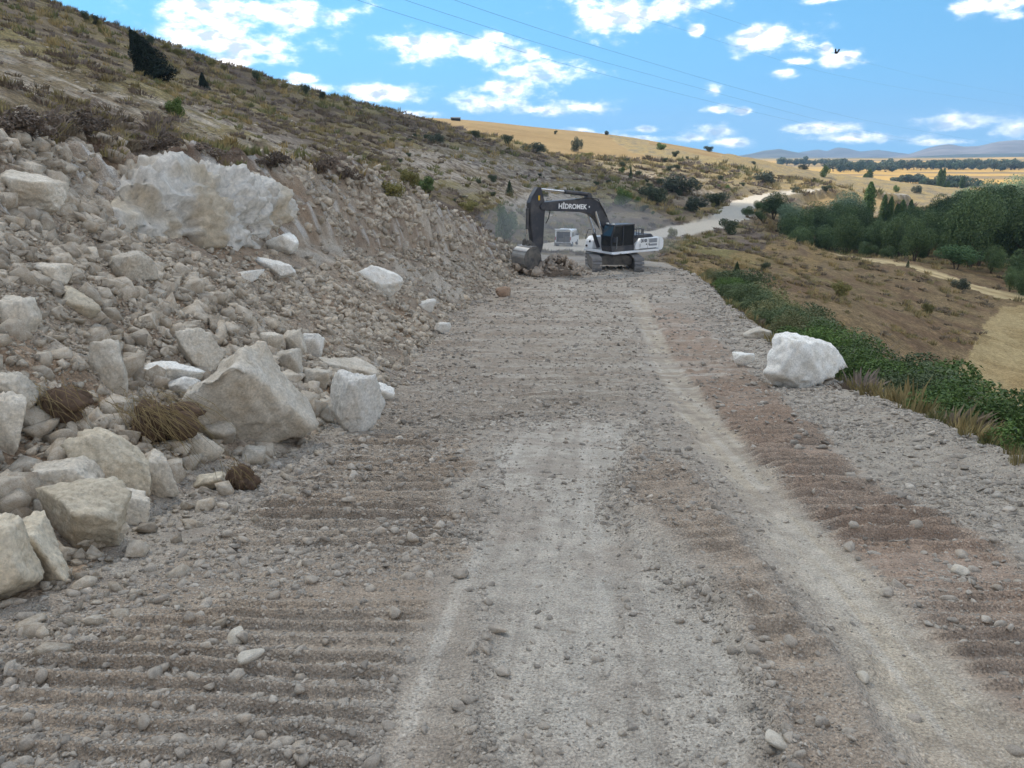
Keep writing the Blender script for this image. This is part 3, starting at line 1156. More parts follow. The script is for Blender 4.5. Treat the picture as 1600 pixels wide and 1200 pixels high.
def hull_stone(seed, npts, flat):
    r = np.random.default_rng(seed)
    p = r.normal(size=(npts, 3))
    p /= np.linalg.norm(p, axis=1, keepdims=True)
    p *= r.uniform(.75, 1, npts)[:, None] * np.array(flat)
    bm = bmesh.new()
    for q in p:
        bm.verts.new(q)
    res = bmesh.ops.convex_hull(bm, input=bm.verts)
    bmesh.ops.delete(bm, geom=[e for e in res['geom_interior'] if isinstance(e, bmesh.types.BMVert)], context='VERTS')
    bmesh.ops.subdivide_edges(bm, edges=bm.edges[:], cuts=1, use_grid_fill=True)
    bmesh.ops.triangulate(bm, faces=bm.faces[:])
    bm.verts.index_update()
    V = np.array([v.co[:] for v in bm.verts])
    F = np.array([[v.index for v in f.verts] for f in bm.faces])
    bm.free()
    V = V * (1 + .07 * fbm3(V * 2.5 + seed, 2, seed))[:, None]
    V /= (V.max(0) - V.min(0)).max()
    return V, F


STONE_ME = []
for k in range(10):
    P, F = hull_stone(300 + k, 9 + k % 4, (1, .7 + .2 * (k % 3) / 2, .5 + .3 * (k % 4) / 3))
    STONE_ME.append((P, F))
stone_coll = proto_collection('stone', [mesh_np('stone_shape', P, F, M_STONE, False) for P, F in STONE_ME])
STONE_PART = [mesh_np('stone_piece', P, F, M_STONE1, False) for P, F in STONE_ME]
PEB_ME = [hull_stone(400 + k, 14, (1, .8, .5)) if k >= 4 else rock_shape(2, 400 + k, planes=12, p=(8 if k < 3 else 24), rough=.06, flat=(1, .8, .5 + .1 * (k % 3))) for k in range(8)]
peb_coll = proto_collection('pebble', [mesh_np('pebble_shape', P, F, M_PEB, k < 3) for k, (P, F) in enumerate(PEB_ME)])
PEB_PART = [mesh_np('pebble_piece', P, F, M_PEB1, True) for P, F in PEB_ME]


def sample_logpolar(n, a0, a1, d0, d1, seed):
    r = np.random.default_rng(seed)
    a = r.uniform(R(a0), R(a1), n)
    d = np.exp(r.uniform(math.log(d0), math.log(d1), n))
    return d * np.sin(a), d * np.cos(a), d, r


BOULDER_XY = []


def keep_off(x, y, extra=0.0):
    ok = np.ones(len(x), bool)
    for bx, by, br in BOULDER_XY:
        ok &= np.hypot(x - bx, y - by) > br * .8 + extra
    return ok


# ---- named boulders: (px, base py, width px, height px, material, seed, label, tilt)
BOULDERS = [
    (388, 705, 182, 158, 'B', 11, 'largest pale block at the foot of the left rubble slope', (.05, -.12)),
    (556, 678, 84, 92, 'W', 12, 'upright whitish block standing alone at the left road edge', (0, .1)),
    (594, 630, 46, 30, 'W', 13, 'small whitish block touching the upright one at the left road edge', (.1, .1)),
    (1258, 606, 136, 80, 'W', 14, 'big white boulder lying on the right shoulder of the road', (0, .06)),
    (318, 582, 58, 62, 'B', 15, 'upright angular block just behind the largest pale block', (.1, 0)),
    (177, 612, 56, 70, 'B', 16, 'wedge shaped standing rock behind the dry grass clump', (0, .15)),
    (130, 866, 132, 98, 'T', 17, 'cracked grey block with a flat slanting top at the lower left', (.12, .2)),
    (68, 914, 100, 86, 'T', 18, 'tan block with a flat square face at the lower left corner of the rubble', (0, -.1)),
    (8, 948, 96, 112, 'T', 19, 'rounded tan block cut by the left edge of the picture', (0, .1)),
    (182, 776, 104, 92, 'T', 20, 'rough pitted brownish rock below the dry grass clump', (.2, 0)),
    (255, 782, 62, 64, 'B', 21, 'smooth bluish grey wedge below the dry grass clump', (0, .3)),
    (125, 788, 108, 60, 'B', 22, 'low grey rock left of the pitted brownish rock', (0, 0)),
    (14, 716, 58, 82, 'B', 23, 'tall grey slab at the left picture edge beside the dark sod clod', (0, .2)),
    (26, 652, 62, 58, 'B', 24, 'grey rock above the tall slab at the left picture edge', (.2, 0)),
    (205, 820, 70, 46, 'B', 25, 'flat grey stone between the pitted rock and the cracked block', (0, 0)),
    (548, 604, 92, 40, 'B', 26, 'flat slab lying behind the upright block at the left road edge', (0, .25)),
    (272, 604, 88, 36, 'W', 27, 'pale slab lying left behind the largest block', (0, -.05)),
    (284, 622, 52, 30, 'W', 28, 'pale stone in front of the slab left of the largest block', (0, 0)),
    (455, 594, 40, 44, 'B', 29, 'standing block right of the top of the largest block', (.1, -.1)),
    (497, 612, 48, 34, 'B', 30, 'block lying between the largest block and the flat slab', (0, 0)),
    (424, 553, 38, 30, 'B', 31, 'grey block above the largest block, left of a small cluster', (0, .1)),
    (459, 556, 34, 36, 'B', 32, 'pale block in the middle of the small cluster above the largest block', (0, -.2)),
    (490, 560, 36, 38, 'W', 33, 'pale block at the right end of the small cluster above the largest block', (0, 0)),
    (444, 399, 46, 28, 'W', 34, 'pale boulder perched on the crest below the rock outcrop', (0, -.35)),
    (432, 438, 58, 26, 'W', 35, 'long pale slab below the perched boulder', (0, .25)),
    (388, 444, 48, 18, 'W', 36, 'thin pale slab left of the long slab on the rubble crest', (0, -.2)),
    (592, 458, 70, 40, 'W', 37, 'long pale slab leaning down the rubble slope', (0, .5)),
    (128, 500, 52, 42, 'T', 38, 'rounded tan rock high on the left rubble slope', (0, 0)),
    (36, 522, 50, 46, 'B', 39, 'grey rock high on the rubble at the left picture edge', (0, .1)),
    (205, 440, 58, 40, 'B', 40, 'broad grey rock at the foot of the rock outcrop', (0, 0)),
    (82, 448, 46, 28, 'B', 41, 'flat grey rock on the upper rubble near the left picture edge', (0, .1)),
    (668, 490, 26, 20, 'W', 42, 'small white stone at the tip of the rubble by the road', (0, 0)),
    (692, 524, 26, 18, 'W', 43, 'white stone at the rubble toe beside the road', (0, 0)),
    (786, 466, 24, 17, 'R', 44, 'reddish brown clod of rock at the rubble toe near the excavator', (0, 0)),
    (322, 724, 54, 42, 'B', 45, 'stone propped in front of the largest block', (.1, .2)),
    (352, 700, 42, 36, 'B', 46, 'small angular stone leaning on the front of the largest block', (0, -.1)),
    (398, 728, 40, 26, 'B', 47, 'stone tucked under the front of the largest block', (0, 0)),
    (335, 768, 46, 26, 'T', 48, 'tan stone at the edge of the road below the largest block', (0, 0)),
    (170, 862, 60, 40, 'B', 49, 'pale stone right of the cracked grey block', (0, 0)),
    (1160, 574, 30, 20, 'W', 50, 'small whitish stone left of the big white boulder', (0, 0)),
    (1182, 530, 44, 16, 'B', 51, 'dirty half buried stone on the right edge above the white boulder', (0, 0)),
    (45, 335, 90, 46, 'B', 52, 'wide grey rock in the cut left of the outcrop', (0, .2)),
]
BM = {'B': M_BOULDER, 'W': M_WHITE, 'T': stone_mat('tan_limestone', False, sr(218, 207, 186), sr(192, 179, 157), sr(190, 166, 134), 2.2, .8),
      'R': stone_mat('reddish_rock', False, sr(176, 154, 134), sr(156, 132, 112), sr(146, 116, 94), 2.2, .7)}


def build_boulders():
    for px, by, w, h, mk, seed, label, tl in BOULDERS:
        g = ground_at(px, by - 2)
        d = g.length
        W = w / FPX * d * 1.06
        dep = math.asin(-g.z / d)
        Hh = (h / FPX * d - .42 * W * math.sin(dep)) / math.cos(dep)
        sub = 5 if w > 54 else 4
        P, F = rock_shape(sub, 500 + seed, planes=10 + seed % 5, p=60 if mk != 'R' else 10, rough=.15 if mk != 'R' else .3, flat=(1, .9, .85), freq=2.2, detail=6)
        ext = P.max(0) - P.min(0)
        P = (P - (P.max(0) + P.min(0)) / 2) / ext
        if seed == 14:                    # flat slanting top, long to the right, notch in the right shoulder
            zt = np.interp(P[:, 0], [-.5, -.38, -.25, .1, .3, .42, .5], [.25, .46, .5, .40, .30, .02, -.1])
            k_ = P[:, 2] > 0
            P[:, 2] = np.where(k_, np.minimum(P[:, 2] * 1.6, zt + .08 * fbm3(P * 5, 4, 3)), P[:, 2])
            P[:, 2] = np.maximum(P[:, 2], -.35)
        if seed == 11:                    # pointed upper right, long slope to the left
            zt = np.interp(P[:, 0], [-.5, -.3, 0, .12, .3, .5], [.05, .2, .42, .5, .3, -.1])
            P[:, 2] = np.minimum(P[:, 2] * 1.25, zt + .16 * fbm3(P * 4, 4, 4))
        P = (P - (P.max(0) + P.min(0)) / 2) / (P.max(0) - P.min(0))
        P *= np.array([W, W * .8, Hh * 1.2])
        o = link('boulder', mesh_np('boulder', P, F, BM[mk], sub < 5))
        # push it back so that its near foot stands where the photo shows it
        v = Vector((g.x, g.y, 0)).normalized()
        c = Vector((g.x, g.y, 0)) + v * (W * .32)
        gz = min(float(height(c.x, c.y)[0]), g.z + Hh * .35)
        o.location = (c.x, c.y, max(g.z, gz - Hh * .3) + Hh * .44)
        o.rotation_euler = (tl[0], tl[1], 0)
        tag(o, label, 'boulder', 'boulders')
        BOULDER_XY.append((c.x, c.y, W * .5))


build_boulders()


# ---- rock outcrop in the cut
def build_outcrop():
    V, F = ICO[6]
    P = V.copy()
    r = np.random.default_rng(77)
    n = r.normal(size=(26, 3))
    n /= np.linalg.norm(n, axis=1, keepdims=True)
    q = np.maximum(V @ n.T, 0) / r.uniform(.7, 1.0, 26)
    rad = 1 / np.maximum((q ** 9).sum(1) ** (1 / 9), .4)
    P = V * np.minimum(rad, 1.35)[:, None]
    P = P * np.array([1.7, 7.6, 2.3])
    f1 = fbm3(P * .55 + 4, 5, 91)
    ridg = 1 - np.abs(fbm3(P * np.array([.9, .8, 1.3]) + 9, 5, 92, .6)) * 2.6
    P = P + V * (f1 * .5 + ridg * .45 - .3)[:, None]
    hollow = sstep(.1, .5, fbm3(P * np.array([.5, .45, .8]) + 2.2, 3, 95)) * sstep(.3, -1.2, P[:, 2])
    P = P - V * (hollow * 1.05)[:, None]
    P = P + V * (fbm3(P * 2.2, 5, 93, .6) * .24)[:, None]
    cols = np.ones((len(P), 3)) * sr(218, 212, 202)
    a = sstep(0, .45, fbm3(P * .7 + 5, 4, 96))[:, None] * .8
    cols = cols * (1 - a) + a * sr(198, 182, 156)
    a = (hollow * .8)[:, None]
    cols = cols * (1 - a) + a * sr(190, 164, 126)
    a = sstep(.15, .5, fbm3(P * 1.6 + 15, 4, 97))[:, None] * .5
    cols = cols * (1 - a) + a * sr(168, 156, 140)
    n = Nodes('outcrop_limestone')
    p = n.obj()
    c = n.gain(n.attr('Col'), n.rng(n.noise(6, 6, .8, p), .3, .7, .66, 1.2))
    n.bump(n.math('ADD', n.noise(5, 6, .75, p), n.math('MULTIPLY', n.noise(26, 4, .7, p), .4)), .8, .07)
    m = n.set(c, .95, .1)
    o = link('rock_outcrop', mesh_np('rock_outcrop', P, F, m, True, cols))
    y = 22.4
    o.location = (XL(y) - 5.85, y, ZR(y) + 3.35)
    o.rotation_euler = (R(-2), R(16), R(0))
    tag(o, 'broad pale limestone outcrop with tan hollows in the road cut', 'rock outcrop')
    return o


OUTCROP = build_outcrop()


# ---- rubble: 300 largest stones are pieces of the bank, the rest one mass
def build_rubble():
    x, y, d, r = sample_logpolar(110000, -40, 7, 3.0, 58, 21)
    z_ok = zone_at(x, y) == 2
    u = XL(y) - x
    q = u / np.maximum(UT(y), .2)
    dens = np.where(q < UB(y) / UT(y) * 1.05, 1.0, .9)
    ocx = np.abs((y - 22.4) / 7.6)
    dens *= np.where((ocx < .85) & (u > 3.3) & (u < 8.8), .16, 1)
    dens *= .35 + .65 * sstep(-.35, .15, fbm2(x * .5, y * .5, 3, 141))
    ok = z_ok & (r.uniform(size=len(x)) < dens) & keep_off(x, y)
    # a few roll out on to the road
    roll = (u < 0) & (u > -1.3) & (r.uniform(size=len(x)) < .12 * np.exp(u / .5)) & (y < 46)
    ok |= roll & keep_off(x, y)
    x, y, d, u = x[ok], y[ok], d[ok], u[ok]
    n = len(x)
    rmin = np.maximum(.017, .0020 * d)
    size = rmin * 2 * np.minimum(r.uniform(.02, 1, n) ** (-1 / 1.75), 9)
    coarse = 1.15 - sstep(9, 18, y) * .5
    coarse *= 1 - .3 * sstep(0, .35, fbm2(x * .35 + 4, y * .35, 3, 143))
    size = np.minimum(size, (.22 + .016 * d * r.uniform(.4, 1, n)) * coarse) * np.where(u < 0, .6, 1)
    face_ = q[ok] > UB(y) / UT(y) * 1.05
    size = np.where(face_, np.minimum(size * 1.9, .5), size)
    z = height(x, y) + size * np.where(face_, r.uniform(-.22, .1, n), r.uniform(.02, .22, n))
    rot = np.stack([r.uniform(-.6, .6, n), r.uniform(-.6, .6, n), r.uniform(0, 6.28, n)], -1)
    idx = r.integers(0, 10, n)
    tint = r.uniform(.66, 1.12, n)
    order = np.argsort(-size / d)
    inframe = (np.abs(x / np.maximum(y, .1)) < .70)[order]
    big = order[inframe][:300]
    for k in big:
        o = link('stone', STONE_PART[idx[k]], GROUND[2], (x[k], y[k], z[k]), tuple(rot[k]), (size[k],) * 3)
    m = np.ones(n, bool)
    m[big] = False
    s = size[m, None] * np.stack([np.ones(m.sum()), r.uniform(.8, 1.1, m.sum()), r.uniform(.7, 1.1, m.sum())], -1)
    scatter('loose_stones', np.stack([x, y, z], -1)[m], rot[m], s, idx[m], tint[m], stone_coll, 10, GROUND[2])
    return n


NR = build_rubble()


# ---- pale scree on the hill
def build_scree():
    x, y, d, r = sample_logpolar(26000, -37, 10, 30, 200, 71)
    px, py = project(x, y, height(x, y))
    a = poly_sd(px, py, [(0, 70), (130, 120), (300, 165), (440, 215), (520, 245), (430, 240), (250, 190), (90, 150), (0, 150)])
    b = poly_sd(px, py, [(590, 235), (700, 225), (820, 250), (930, 280), (900, 320), (800, 330), (740, 300), (640, 275)])
    p = np.where((a > 0) | (b > 0), .5, np.where((a > -30) | (b > -30), .2, .03)) * sstep(-.2, .3, fbm2(x * .15, y * .4, 3, 173) + .1)
    ok = (zone_at(x, y) == 0) & (r.uniform(size=len(x)) < p)
    x, y, d = x[ok], y[ok], d[ok]
    n = len(x)
    s = np.maximum(.12, .0030 * d) * r.uniform(.6, 1, n) * np.minimum(r.uniform(.05, 1, n) ** -.5, 3)
    P = np.stack([x, y, height(x, y) - .05 * s], -1)
    scatter('scree_stones', P, np.stack([r.uniform(-.4, .4, n), r.uniform(-.4, .4, n), r.uniform(0, 6, n)], -1), np.stack([s * 1.3, s, s * .6], -1), r.integers(0, 10, n), r.uniform(.7, .95, n), stone_coll, 10, GROUND[0])


build_scree()


# ---- pile in front of the bucket
def build_pile():
    c = ground_at(864, 434)
    root = link('rubble_pile', None, loc=c)
    tag(root, 'brownish pile of broken rock dug up beside the excavator bucket', 'rubble pile')
    r = np.random.default_rng(5)
    V, F = ICO[4]
    P = V * np.array([1.2, .9, .6]) * (1 + .3 * fbm3(V * 2.2, 4, 151))[:, None]
    cols = np.ones((len(P), 3)) * sr(150, 136, 122)
    link('earth_mound', mesh_np('earth_mound', P, F, GM[2], True, cols), root, (-.1, 1.3, 0))
    mat = stone_mat('pile_stone', False, sr(178, 166, 152), sr(154, 140, 126), sr(146, 124, 104), 2.5, .8)
    shp = [mesh_np('pile_stone', P, F, mat, False) for P, F in STONE_ME]
    for k in range(240):
        a = r.uniform(0, 2 * math.pi)
        rr = math.sqrt(r.uniform(0, 1)) * 1.12
        lump = 1 + .25 * math.sin(a * 2.3 + 1) + .15 * math.sin(a * 5)
        x, y = rr * 1.65 * lump * math.cos(a) - .1, rr * 1.3 * lump * math.sin(a) + 1.1
        z = 1.0 * math.sqrt(max(0, 1 - min(1, rr * .92) ** 2)) * (.8 + .35 * math.sin(x * 2.1 + .7)) + r.uniform(-.06, .06)
        gz = float(height(c.x + x, c.y + y)[0]) - c.z
        s = min(.7, .19 * r.uniform(.05, 1) ** -.5)
        link('stone', shp[k % 10], root, (x, y, max(z, gz)), (r.uniform(-1, 1), r.uniform(-1, 1), r.uniform(0, 6)), (s, s, s))


build_pile()


# ---- gravel on the road
def build_gravel():
    x, y, d, r = sample_logpolar(340000, -39, 39, 1.45, 52, 31)
    ok = (zone_at(x, y) == 1) & keep_off(x, y)
    px, py = project(x, y, height(x, y))
    cen = poly_sd(px, py, [(830, 648), (985, 652), (1000, 690), (955, 800), (1000, 850), (1130, 960), (1185, 1060), (1230, 1300), (752, 1300), (742, 980), (728, 850), (765, 740), (790, 660)])
    band = poly_sd(px, py, [(985, 460), (1008, 460), (1050, 560), (1112, 642), (1200, 742), (1300, 850), (1420, 962), (1600, 1108), (1750, 1240), (1750, 1400), (1480, 1300), (1330, 1010), (1235, 880), (1150, 765), (1070, 660), (1018, 560)])
    wheel = poly_sd(px, py, [(690, 900), (722, 890), (738, 1050), (725, 1300), (560, 1300), (640, 1030)])
    left = px < 730
    dens = np.where(left, .95, .42)
    dens = np.where(cen > 0, .2, dens)
    dens = np.where(np.abs(cen) < 26, .9, dens)
    dens = np.where((px > 1000) & (dens == .42), .3, dens)
    dens = np.where(band > -4, .045, dens)
    dens = np.where(wheel > 0, .12, dens)
    dens = np.where(GXR(y) - x < 1.5, .85, dens)
    dens = dens * (.3 + .9 * sstep(-.3, .35, fbm2(x * 1.4, y * 1.4, 3, 161)))
    ok &= r.uniform(size=len(x)) < dens
    x, y, d, px, py = x[ok], y[ok], d[ok], px[ok], py[ok]
    n = len(x)
    rmin = np.maximum(.0030, .0011 * d)
    size = rmin * 2 * np.minimum(r.uniform(.0015, 1, n) ** (-1 / 2.35), 11)
    size = np.minimum(size, np.where(cen[ok] > 10, .04, .065) + .004 * d)
    z = height(x, y) + size * r.uniform(-.08, .14, n)
    rot = np.stack([r.uniform(-.5, .5, n), r.uniform(-.5, .5, n), r.uniform(0, 6.28, n)], -1)
    idx = r.integers(0, 8, n)
    tint = r.uniform(.66, 1.22, n)
    order = np.argsort(-size / d)
    vis = ((px > 0) & (px < 1600) & (py < 1200))[order]
    big = order[vis][:290]
    for k in big:
        link('pebble', PEB_PART[idx[k]], GROUND[1], (x[k], y[k], z[k]), tuple(rot[k]), (size[k], size[k] * .9, size[k] * 1.1))
    m = np.ones(n, bool)
    m[big] = False
    s = size[m, None] * np.stack([np.ones(m.sum()), r.uniform(.7, 1.1, m.sum()), r.uniform(.7, 1.3, m.sum())], -1)
    scatter('loose_gravel', np.stack([x, y, z], -1)[m], rot[m], s, idx[m], tint[m], peb_coll, 8, GROUND[1])
    return n


GXR = XR
M_COB = stone_mat('cream_cobble', False, sr(206, 198, 184), sr(184, 175, 160), sr(186, 170, 146), 2.0, .3)
NG = build_gravel()
# a few single cobbles that stand out on the road
for k, (px, by, w, lab) in enumerate([(775, 992, 30, 'dark grey cobble with a hollow beside it on the pale middle of the road'), (786, 1058, 26, 'dark grey cobble nearest the camera in the pale middle of the road'),
                                      (1221, 1176, 36, 'rounded cream cobble beside the tyre ruts at the bottom of the picture'), (382, 1044, 42, 'white flat cobble on the ridged ground at the lower left'),
                                      (366, 1006, 34, 'round white cobble just above the flat white one at the lower left'), (718, 906, 26, 'elongated grey cobble on the rim of the pale middle strip'),
                                      (1350, 1066, 26, 'sand coloured cobble on the smooth wheel band at the lower right'), (714, 1112, 26, 'dark round cobble on the left rim of the pale strip near the bottom'),
                                      (1502, 898, 22, 'pale cobble on the brown ridged band at the right')]):
    g = ground_at(px, by)
    s = w / FPX * g.length
    P, F = rock_shape(4, 700 + k, planes=14, p=7, rough=.04, flat=(1, .8, .6))
    o = link('cobble', mesh_np('cobble', P, F, M_PEB1 if k not in (3, 4, 2, 6, 8) else M_COB, True), None, g + Vector((0, .3 * s, s * .16)), (0, 0, k * 1.3), (s, s, s))
    tag(o, lab, 'stone', 'cobbles on the road')

# ------------------------------------------------------------------ vegetation
def leaf_mat(name, trans=.25, rough=.6):
    n = Nodes(name)
    c = n.attr('Col')
    rnd = n.new('ShaderNodeObjectInfo').outputs['Random']
    c = n.gain(c, n.rng(rnd, 0, 1, .7, 1.25))
    n.set(c, rough, .2)
    if trans:
        t = n.new('ShaderNodeBsdfTranslucent')
        n.link(c, t.inputs['Color'])
        ms = n.new('ShaderNodeMixShader')
        ms.inputs[0].default_value = trans
        n.link(n.bsdf.outputs[0], ms.inputs[1])
        n.link(t.outputs[0], ms.inputs[2])
        n.link(ms.outputs[0], n.out.inputs[0])
    return n.mat


M_LEAF = leaf_mat('leaf', .14)
M_GRASS = leaf_mat('dry_stalk', .15, .8)
M_BARK = flat_mat('bark', sr(92, 80, 68), .95, .1, var=.3, scale=8)


def leaf_quads(P, Nrm, L, W, r, droop=0.0, tw=1.0):
    """leaf shaped quads at points P, facing roughly along Nrm"""
    n = len(P)
    nr = Nrm + r.normal(size=(n, 3)) * tw
    nr /= np.linalg.norm(nr, axis=1, keepdims=True) + 1e-9
    t = r.normal(size=(n, 3)) + np.array([0, 0, -droop])
    t -= (t * nr).sum(1, keepdims=True) * nr
    t /= np.linalg.norm(t, axis=1, keepdims=True) + 1e-9
    b = np.cross(nr, t)
    L = (L * r.uniform(.6, 1.3, n))[:, None]
    W = (W * r.uniform(.6, 1.3, n))[:, None]
    a = P - t * L * .5
    c = P + t * L * .5
    m1 = P + b * W * .5 - t * L * .08 + nr * L * .06
    m2 = P - b * W * .5 - t * L * .08 + nr * L * .06
    V = np.stack([a, m1, c, m2], 1).reshape(-1, 3)
    F = np.arange(n * 4).reshape(-1, 4)
    return V, F


def tube(pts, rad, seg=5):
    pts = np.asarray(pts, float)
    rad = np.broadcast_to(np.asarray(rad, float), (len(pts),))
    V, F = [], []
    for i, p in enumerate(pts):
        t = pts[min(i + 1, len(pts) - 1)] - pts[max(i - 1, 0)]
        t = t / (np.linalg.norm(t) + 1e-9)
        u = np.cross(t, [0.3, 0.9, 0.2])
        u /= np.linalg.norm(u) + 1e-9
        w = np.cross(t, u)
        for k in range(seg):
            a = 2 * math.pi * k / seg
            V.append(p + (u * math.cos(a) + w * math.sin(a)) * rad[i])
    for i in range(len(pts) - 1):
        for k in range(seg):
            F.append([i * seg + k, i * seg + (k + 1) % seg, (i + 1) * seg + (k + 1) % seg, (i + 1) * seg + k])
    return np.array(V), np.array(F)


def join(parts):
    V, F, off = [], [], 0
    for v, f in parts:
        V.append(v)
        F.append(f + off)
        off += len(v)
    return np.vstack(V), np.vstack(F)


def crown_tree(seed, hgt, wid, nleaf, lsize, base_col, tip_col, nlobe=16, trunk_h=.22, droop=.5, multi=3, low=.1, lobe_r=.30):
    """(foliage mesh, trunk mesh) of a broad crown of billows; unit metres, base at 0"""
    r = np.random.default_rng(seed)
    cz = hgt * (low + 1) / 2
    rz = hgt * (1 - low) / 2
    C, RR = [], []
    for k in range(nlobe):
        v = r.normal(size=3)
        v /= np.linalg.norm(v)
        v[2] = v[2] * .9 + .12
        f = r.uniform(.45, .82)
        C.append(np.array([v[0] * wid / 2 * f, v[1] * wid / 2 * f, cz + v[2] * rz * f]))
        RR.append(min(wid, hgt) * lobe_r * r.uniform(.65, 1.15))
    C.append(np.array([0, 0, cz]))
    RR.append(min(wid, hgt) * .34)
    C, RR = np.array(C), np.array(RR)
    w = RR ** 2
    which = r.choice(len(C), nleaf, p=w / w.sum())
    v = r.normal(size=(nleaf, 3))
    v /= np.linalg.norm(v, axis=1, keepdims=True)
    rad = np.where(r.uniform(size=nleaf) < .8, r.uniform(.82, 1.04, nleaf), r.uniform(.3, .85, nleaf))
    rad *= 1 + .16 * fbm3(v * 3 + which[:, None] * 3.3, 3, seed)
    P = C[which] + v * (RR[which] * rad)[:, None] * np.array([1, 1, .85])
    rr_ = np.percentile(np.hypot(P[:, 0], P[:, 1]), 97)
    P[:, :2] *= wid / 2 / rr_
    C[:, :2] *= wid / 2 / rr_
    zs = hgt / np.percentile(P[:, 2], 99.5)
    P[:, 2] *= zs
    C[:, 2] *= zs
    kp = P[:, 2] > hgt * .02
    P, vk = P[kp], v[kp]
    n = len(P)
    nr = vk * 1.0 + np.array([0, 0, .25])
    V, F = leaf_quads(P, nr, lsize, lsize * .5, r, droop, .8)
    g = r.uniform(0, 1, n) * .6 + .4 * noise3(P * .8, seed + 3)
    cols = np.asarray(base_col)[None] * (1 - g[:, None]) + np.asarray(tip_col)[None] * g[:, None]
    fol = mesh_np('foliage', V, F, M_LEAF, False, np.repeat(cols, 4, 0))
    parts = []
    for k in range(multi):
        a = k / multi * 6.28 + r.uniform(-.4, .4)
        tops = C[r.choice(len(C) - 1, 3, replace=False)]
        b0 = np.array([math.cos(a) * .12, math.sin(a) * .12, -.3])
        fork = np.array([math.cos(a) * wid * .07, math.sin(a) * wid * .07, hgt * trunk_h])
        parts.append(tube([b0, (b0 + fork) / 2 + r.normal(size=3) * .05, fork], [hgt * .022, hgt * .018, hgt * .015]))
        for t in tops:
            mid = (fork + t) / 2 + r.normal(size=3) * .15
            parts.append(tube([fork, mid, t], [hgt * .014, hgt * .009, hgt * .004], 4))
    V, F = join(parts)
    return fol, mesh_np('trunk', V, F, M_BARK)


def place_tree(name, proto, loc, h, w, H0, W0, label, cat, group, rot=0.0, parts=('crown', 'trunk')):
    root = link(name, None, None, loc, (0, 0, rot), (w / W0, w / W0, h / H0))
    link(parts[0], proto[0], root)
    link(parts[1], proto[1], root)
    tag(root, label, cat, group)
    return root


G1, G2 = sr(56, 74, 44), sr(116, 134, 86)
S1, S2 = sr(98, 122, 94), sr(158, 176, 142)
WILLOW = [crown_tree(800 + k, 10, 10, 11000, .38, G1 * (.9 + .1 * k), G2, nlobe=11, lobe_r=.31, low=.0) for k in range(4)]
SILVER_LIT = [crown_tree(820 + k, 10, 10, 11000, .38, S1, S2, nlobe=11, lobe_r=.31, low=.0) for k in range(2)]  # willow crowns again, silvery, with the sunlit look put into the leaf colour
SMALLT = crown_tree(830, 5, 5.5, 6000, .28, sr(66, 92, 58), sr(112, 140, 90), nlobe=16, trunk_h=.25, low=.2)


def poplar(seed):
    r = np.random.default_rng(seed)
    n = 4200
    z = r.uniform(.08, 1, n) ** .9
    prof = .085 * np.sin(np.pi * np.clip(z * .92 + .06, 0, 1)) ** .7
    a = r.uniform(0, 6.28, n)
    rad = prof * r.uniform(.45, 1.1, n) * (1 + .4 * noise2(z * 14, a * .9, seed))
    P = np.stack([np.cos(a) * rad * 12, np.sin(a) * rad * 12, z * 12], -1)
    V, F = leaf_quads(P, np.stack([np.cos(a), np.sin(a), np.full(n, .7)], -1), .42, .24, r, -.6, .6)
    g = r.uniform(0, 1, n)[:, None]
    cols = sr(60, 84, 50) * (1 - g) + sr(112, 132, 74) * g
    V2, F2 = tube([(0, 0, -.3), (0, 0, 6), (0, 0, 11.5)], [.2, .12, .03])
    return mesh_np('foliage', V, F, M_LEAF, False, np.repeat(cols, 4, 0)), mesh_np('trunk', V2, F2, M_BARK)


POPLAR = [poplar(840), poplar(841)]


def top_height(px, py, d):
    """height above the ground of the line of sight px,py at distance d"""
    v = pix_dir(px, py)
    h = math.hypot(v[0], v[1])
    x, y = v[0] / h * d, v[1] / h * d
    g = float(height(x, y)[0])
    return Vector((x, y, g)), v[2] / h * d - g


